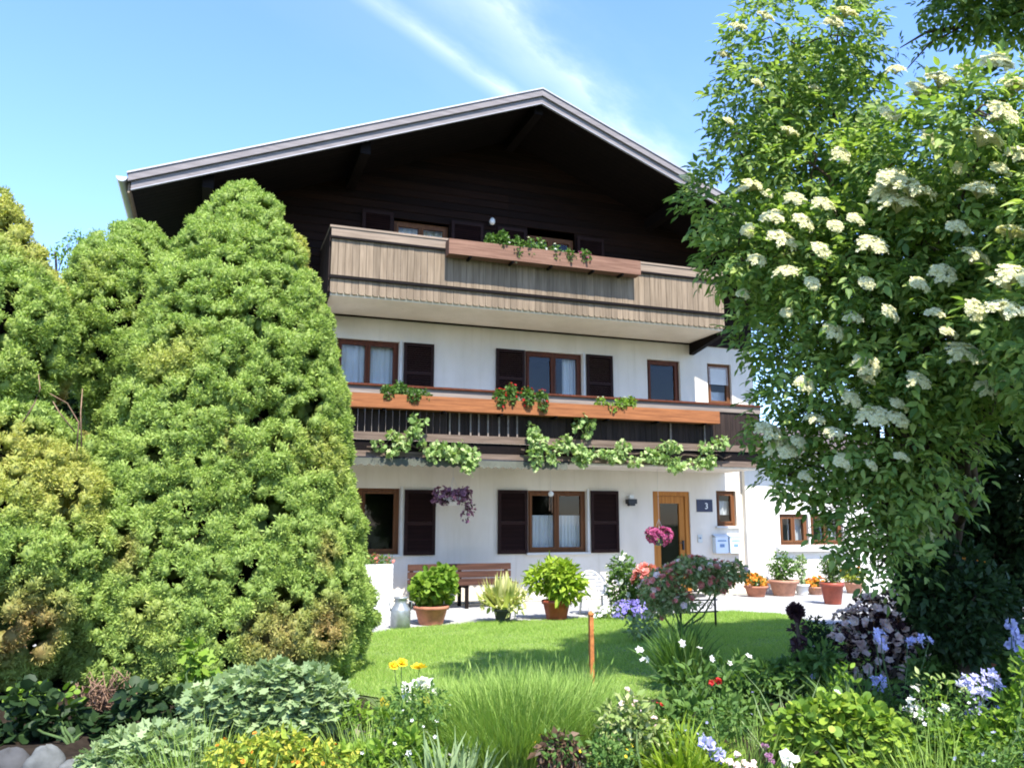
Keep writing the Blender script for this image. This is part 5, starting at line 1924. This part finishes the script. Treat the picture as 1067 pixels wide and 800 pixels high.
def stalk_flowers(name, label, cat, pts, depth, leafm, pet, T=T_FLOWER, fs=.04, per=6, spread=.05, group=None, nl=60, lsize=.06, spike=False, leafT=T_LEAF, lh=.35):
    """single stalks ending in flower heads at the given photo points"""
    ps = [at(x, y, depth + random.uniform(-.12, .12)) for x, y in pts]
    mx_ = np.mean(ps, 0)
    base = A([mx_[0], mx_[1], G + .05])
    t_ = thing(name, label, cat, base, group)
    s_ = MB()
    g_ = Geo()
    for p_ in ps:
        foot = A([base[0], base[1], G + .03])
        s_.tube(curve(foot, p_, .0, 5, .03), .006, .003, 5)
        n = per
        if spike:
            z_ = rng.random(n)
            P = p_ + np.stack([rng.normal(size=n) * .02, rng.normal(size=n) * .02, -z_ * spread * 2.5], 1)
            Nn = unit(rng.normal(size=(n, 3)) * A([1, 1, .3]) + A([0, -.3, .1]))
        else:
            P = p_ + rng.normal(size=(n, 3)) * A([spread, spread, spread * .6])
            Nn = unit(rng.normal(size=(n, 3)) * .5 + A([0, -.6, .8]))
        g_.add(*inst(T, P, unit(np.cross(Nn, rdir(n))), Nn, fs * (.75 + .5 * rng.random(n))))
    s_.build('stems', M['stem'], t_)
    g_.build('blossoms', M[pet], t_)
    r_ = max(.12, np.ptp(A(ps)[:, 0]) * .55)
    hz = mx_[2] - G
    L = [(A([base[0] + random.uniform(-r_, r_) * .7, base[1] + random.uniform(-.1, .1), G + hz * lh * random.uniform(.5, 1.1)]), (r_ * .55, .16, hz * lh * .7)) for i in range(5)]
    Geo().add(*leaves(L, nl, lsize, leafT, .1, .1)).build('foliage', M[leafm], t_)
    return t_


FG = 'flowering plants of the bed'
stalk_flowers('yellow_poppies', 'yellow poppies on thin stalks at the lawn edge, left of the lavender', 'flowers', [(437, 694), (411, 695), (400, 734), (440, 732), (418, 690)], 6.1, 'lf_bright', 'pt_yellow', T_ROSE, .042, 2, .012, FG, 90, .08)
stalk_flowers('white_columbine', 'white flowers among the yellow poppies', 'flowers', [(420, 718), (432, 712), (444, 716), (454, 720), (427, 728), (441, 708)], 5.9, 'lf_bright', 'pt_white', T_ROSE, .036, 4, .02, FG, 120, .08)
stalk_flowers('yellow_poppies', 'single yellow bloom low below the white flowers', 'flowers', [(440, 731)], 5.7, 'lf_blue', 'pt_yellow', T_ROSE, .04, 2, .012, FG, 40, .07)

dp_ = 5.7
shrub('columbine_foliage', 'broad pale blue green leaf mass in front of the tallest spruce', 'plant', onbed(285, dp_),
      px_lobes([(215, 735, 26, 24), (250, 728, 32, 28), (285, 725, 30, 30), (320, 722, 30, 26), (345, 735, 24, 24), (265, 750, 40, 22), (310, 752, 40, 22), (228, 760, 30, 16), (290, 702, 20, 14)], dp_), 'lf_blue', 4200, .068, T_LOBED, inner=.3, flat=.75, droop=.05, group=GB)
shrub('columbine_foliage', 'smaller pale blue green leaf patch at the bottom left above the stones', 'plant', onbed(150, 5.0),
      px_lobes([(105, 790, 22, 12), (135, 775, 24, 16), (165, 768, 22, 14), (190, 775, 24, 16), (150, 795, 40, 14), (200, 795, 24, 14)], 5.0), 'lf_blue', 1500, .062, T_LOBED, inner=.3, flat=.75, droop=.05, group=GB)
shrub('leafy_climber', 'light green maple like sprout rising from the base of the tallest spruce', 'plant', onbed(205, 6.6),
      px_lobes([(202, 678, 14, 12), (212, 694, 14, 10), (200, 705, 12, 10)], 6.6), 'lf_bright', 70, .10, T_LOBED, inner=.2, flat=.6)
shrub('golden_spurge', 'yellow and orange tipped spurge at the bottom edge left of centre', 'plant', onbed(285, 4.8),
      px_lobes([(240, 785, 22, 14), (270, 778, 22, 14), (295, 775, 22, 16), (320, 785, 24, 14), (350, 790, 22, 12), (265, 797, 40, 12), (310, 800, 40, 10)], 4.8), 'lf_yellow', 1500, .05, T_LEAF, 'pt_orange', 40, .014, inner=.3, group=GB)
shrub('low_herb', 'mixed low green herbs at the bottom edge below the flat brown stone', 'plant', onbed(390, 4.9),
      px_lobes([(375, 788, 22, 14), (405, 785, 22, 16), (430, 780, 22, 18), (395, 799, 30, 10), (445, 795, 26, 14)], 4.9), 'lf_bright', 900, .055, T_LEAF, 'pt_white', 12, .016, T_FLOWER, group=GB, inner=.2)
shrub('variegated_herb', 'pale variegated leafy plant between the lavender and the bright grass tuft', 'plant', onbed(655, 5.0),
      px_lobes([(640, 755, 18, 22), (660, 745, 18, 20), (672, 765, 22, 22), (648, 780, 26, 20), (676, 788, 24, 18), (630, 790, 20, 16)], 5.0), 'lf_pale', 1300, .06, T_LEAF, 'pt_palepink', 16, .02, inner=.2, group=GB)
stalk_flowers('pink_columbine', 'pale pink blooms on stalks above the variegated plant', 'flowers', [(655, 727), (662, 733), (668, 742), (652, 716)], 5.3, 'lf_bright', 'pt_palepink', T_ROSE, .026, 2, .012, FG, 50)
# withered dark flower heads
c = onbed(583, 4.75)
t_ = thing('withered_flowers', 'dark ragged withered flower heads at the bottom edge right of the lavender', 'flowers', c)
L = px_lobes([(572, 785, 14, 16), (585, 778, 16, 16), (598, 784, 12, 14), (583, 797, 20, 12)], 4.75)
Geo().add(*leaves(L, 420, .06, T_DIA, .2, .5, 1.0)).build('foliage', M['brownleaf'], t_)
s_ = MB()
for l in L:
    s_.tube(curve(c, l[0], .05, 4), .006, .003, 5)
s_.build('stems', M['twig'], t_)
# right of centre, sunlit patches
stalk_flowers('white_iris', 'white lilac iris bloom at the bottom, right of the bright grass tuft', 'flowers', [(738, 776), (744, 783), (746, 788)], 4.9, 'lf_mid', 'pt_lilac', T_ROSE, .036, 5, .016, FG, 60)
stalk_flowers('pink_geranium', 'pale pink blooms at the bottom edge left of the hydrangea', 'flowers', [(758, 793), (766, 797), (776, 795), (784, 797), (770, 786)], 4.8, 'lf_mid', 'pt_palepink', T_ROSE, .018, 4, .016, FG, 160)
stalk_flowers('maroon_columbine', 'maroon and white columbine at the foot of the hydrangea', 'flowers', [(797, 778), (800, 786), (803, 793)], 4.8, 'lf_mid', 'pt_mauve', T_ROSE, .018, 3, .012, FG, 60)
stalk_flowers('white_iris', 'white bloom at the bottom edge right of the maroon columbine', 'flowers', [(815, 795), (822, 790)], 4.7, 'lf_mid', 'pt_white', T_ROSE, .032, 4, .014, FG, 40)
stalk_flowers('red_poppies', 'sparse red poppies in the shade right of the stake', 'flowers', [(690, 734), (743, 711), (684, 736), (750, 708)], 6.6, 'lf_mid', 'pt_red', T_ROSE, .026, 2, .01, FG, 240, .09, lh=.6)
stalk_flowers('white_campion', 'small white dots of flowers in the shade in front of the rose stems', 'flowers', [(756, 690), (742, 686), (712, 672), (730, 674), (667, 676), (672, 686), (780, 684)], 7.4, 'lf_mid', 'pt_white', T_FLOWER, .03, 2, .02, FG, 260, .09, lh=.6)
shrub('hydrangea_bush', 'bright yellow green hydrangea bush with big leaves at the bottom right', 'shrub', onbed(878, 5.0),
      px_lobes([(815, 770, 18, 22), (840, 752, 24, 22), (868, 745, 24, 22), (895, 750, 26, 22), (920, 765, 26, 24), (850, 780, 30, 22), (890, 785, 34, 22), (930, 792, 24, 16), (822, 792, 20, 14)], 5.0), 'lf_hyd', 3000, .050, T_ROUND, 'pt_white', 10, .02, inner=.35, flat=.65)
shrub('spurge_stalk', 'single tall green spurge head above the hydrangea, in front of the dark shade', 'plant', onbed(880, 5.6),
      px_lobes([(878, 700, 10, 8), (872, 712, 9, 6), (884, 712, 9, 6)], 5.6), 'lf_bright', 60, .05, T_LEAF)
shrub('corner_herbs', 'fresh green leafy herbs filling the bottom right corner', 'plant', onbed(1010, 5.0),
      px_lobes([(965, 785, 24, 20), (990, 770, 24, 20), (1015, 775, 24, 24), (1040, 765, 24, 26), (1060, 745, 22, 28), (1055, 785, 30, 20), (1005, 795, 36, 14), (1075, 700, 18, 22)], 5.0), 'lf_bright', 2200, .06, T_LEAF, inner=.25, group=GB)
stalk_flowers('bellflowers', 'blue violet bellflower spikes at the right photo edge', 'flowers', [(1053, 645), (1058, 655), (1062, 672), (1066, 680), (1056, 662)], 5.4, 'lf_bright', 'pt_lilac', T_ROSE, .026, 8, .024, FG, 200, spike=True)
stalk_flowers('bellflowers', 'round lilac bellflower clump above the corner herbs', 'flowers', [(1008, 712), (1018, 708), (1030, 712), (1036, 704), (1014, 722), (1026, 722), (1040, 716), (1022, 738), (1012, 742), (1036, 740)], 5.2, 'lf_bright', 'pt_lilac', T_FLOWER, .026, 9, .026, FG, 260)
stalk_flowers('white_columbine', 'white lilac columbines between hydrangea and lilac bellflowers', 'flowers', [(950, 730), (958, 738), (946, 740), (963, 742), (955, 746), (984, 738), (986, 748), (955, 715)], 5.2, 'lf_bright', 'pt_white', T_FLOWER, .022, 6, .018, FG, 260)
stalk_flowers('bellflowers', 'dim blue bellflowers in the shade below the pink flowered shrub', 'flowers', [(918, 655), (912, 664), (922, 670), (915, 708), (918, 716), (945, 668), (968, 668)], 6.3, 'lf_mid', 'pt_lilac', T_FLOWER, .034, 6, .025, FG, 200)
stalk_flowers('columbine_leaves', 'pale green seed heads above the white columbines', 'plant', [(988, 712), (995, 705), (1002, 720), (975, 706), (956, 704)], 5.3, 'lf_bright', 'lf_pale', T_LEAF, .05, 6, .025, FG, 160, lh=.7)
# dark purple leaved shrub with pale pink blossom
dn = 8.4
shrub('ninebark_shrub', 'dark purple leaved shrub covered in pale pink blossom in front of the paving', 'shrub', onbed(915, dn),
      px_lobes([(885, 652, 16, 16), (905, 640, 20, 18), (930, 636, 22, 18), (955, 648, 18, 18), (915, 660, 26, 20), (945, 668, 22, 18), (880, 672, 18, 16), (905, 690, 30, 20), (945, 692, 30, 20), (968, 660, 12, 14)], dn), 'lf_purple', 2400, .06, T_LEAF, 'pt_palepink', 480, .045, T_ROSE, stems=10, inner=.2, stemmat='bark')
shrub('shade_perennial', 'dark leaved perennial mass in the shade under the elder, right of the pink flowered shrub', 'plant', onbed(1000, 7.0),
      px_lobes([(990, 665, 24, 26), (1020, 660, 24, 30), (1050, 680, 26, 30), (1000, 700, 34, 24), (1045, 720, 30, 20), (965, 700, 24, 20)], 7.0), 'lf_mid', 1500, .09, T_LEAF, group=GB)
shrub('shade_perennial', 'mid green shaded perennials between the rose stems and the pink flowered shrub', 'plant', onbed(815, 7.3),
      px_lobes([(770, 715, 24, 14), (800, 705, 24, 16), (830, 700, 24, 18), (855, 690, 22, 18), (840, 720, 30, 14), (790, 728, 30, 12)], 7.3), 'lf_mid', 1500, .08, T_LEAF, 'pt_lilac', 24, .022, T_FLOWER, group=GB)
shrub('shade_perennial', 'low shaded perennials beside the daylily leaves, below the red poppies', 'plant', onbed(725, 6.4),
      px_lobes([(690, 752, 26, 14), (725, 748, 28, 16), (760, 745, 28, 18), (790, 752, 20, 18), (740, 765, 34, 12)], 6.0), 'lf_mid', 1500, .075, T_LEAF, group=GB)
# dark allium stalk and dark dome in front of the sunny lawn
c = onbed(829, 7.6)
t_ = thing('allium', 'dark seed head on a thick stalk standing before the sunlit lawn', 'allium', c)
h1 = at(829, 637, 7.6)
MB().tube([c - A([0, 0, .05]), (c + h1) / 2, h1], .022, .016, 8).build('stalk', M['bark'], t_)
n = 1500
d = rdir(n)
Geo().add(*inst(T_DIA, h1 + d * .06 * rng.random((n, 1)), d, rdir(n), np.full(n, .04))).build('seed_head', M['lf_purple'], t_)
Geo().add(*leaves([(h1 + (c - h1) * .25, (.06, .06, .10)), (h1 + (c - h1) * .5, (.08, .07, .14))], 120, .07, T_LEAF, .1)).build('foliage', M['lf_purple'], t_)
shrub('dome_shrub', 'small dark dome shaped shrub right of the allium stalk', 'shrub', onbed(850, 7.9), px_lobes([(850, 656, 13, 13), (848, 666, 16, 12), (852, 676, 16, 12)], 7.9), 'lf_dark', 900, .045, T_DIA, inner=.5)
# two oranges glints: a terracotta pot of marigolds in the shade at right
c = onbed(1010, 7.9)
t_ = thing('potted_flowers', 'pot of orange marigolds in deep shade under the elder at the right', 'potted plant', c)
tp_ = at(1010, 600, 7.9)
MB().lathe(c, pot_prof(.17, .3), 20).build('pot', M['terracotta'], t_)
MB().lathe(c + A([0, 0, .26]), [(.15, 0), (.06, .015), (.01, .02)], 12).build('soil', M['soil'], t_)
L = [(A([c[0], c[1], (c[2] + .3 + tp_[2]) / 2]), (.2, .18, max(.15, (tp_[2] - c[2] - .3) / 2)))] + px_lobes([(1010, 592, 16, 8), (975, 583, 10, 7)], 7.9)
Geo().add(*leaves(L, 260, .07, T_LEAF, .2)).build('foliage', M['lf_mid'], t_)
Geo().add(*heads(L[1:], 40, .04, T_ROSE)).build('blossoms', M['pt_orange'], t_)

shrub('shade_ivy', 'dark green ivy leaves added for the shade on the soil under the golden spruce', 'ground cover', onbed(95, 5.9),
      px_lobes([(20, 760, 30, 12), (60, 748, 30, 14), (100, 758, 30, 12), (140, 748, 30, 14), (180, 735, 24, 14), (150, 725, 26, 12), (30, 725, 26, 10), (75, 772, 30, 10), (120, 772, 26, 10)], 5.9), 'lf_dark', 900, .075, T_ROUND, inner=.1, flat=.7, group=GB)  # dark leaf cover added so the soil reads as shaded
shrub('low_herb', 'mixed low green herbs between the columbine leaves and the lawn edge', 'plant', onbed(385, 5.6),
      px_lobes([(372, 745, 16, 14), (395, 755, 22, 16), (420, 758, 22, 18), (445, 762, 22, 16)], 5.6), 'lf_bright', 700, .055, T_LEAF, group=GB, inner=.2)


# fine wild tangle between the clumps: thin grasses and small herbs
for px_, d, lab in ((395, 5.2, 'thin wild grass between the golden spurge and the lavender'), (625, 5.3, 'thin wild grass at the right foot of the lavender'),
                    (770, 5.2, 'thin wild grass left of the hydrangea foot'), (950, 4.9, 'thin wild grass between the hydrangea and the corner herbs'), (225, 5.0, 'thin wild grass among the columbine leaves')):
    tuft('wild_grass', lab, 'grass', onbed(px_, d), 260, .48, .34, .005, 'lf_lav', .5, 'wild grasses of the bed')
for px_, d, h_, lab, bl_ in ((430, 5.3, .42, 'loose small leaved herb with white dots left of the lavender', 'pt_white'), (610, 4.95, .26, 'loose small leaved herb at the bottom edge under the lavender', 'pt_yellow'),
                             (735, 5.4, .36, 'loose small leaved herb behind the bright grass tuft', 'pt_lilac'), (960, 5.3, .42, 'loose small leaved herb right of the hydrangea', 'pt_white'), (1035, 4.7, .40, 'loose small leaved herb with lilac dots in the right corner', 'pt_lilac')):
    c = onbed(px_, d)
    shrub('wild_herb', lab, 'plant', c, [(c + A([random.uniform(-.25, .25), random.uniform(-.12, .12), h_ * random.uniform(.4, 1.0)]), (.13, .12, .10)) for i in range(8)], 'lf_mid', 620, .036, T_LEAF, bl_, 16, .012, T_FLOWER, 'wild herbs of the bed', stems=8, sr=.004, inner=.05)
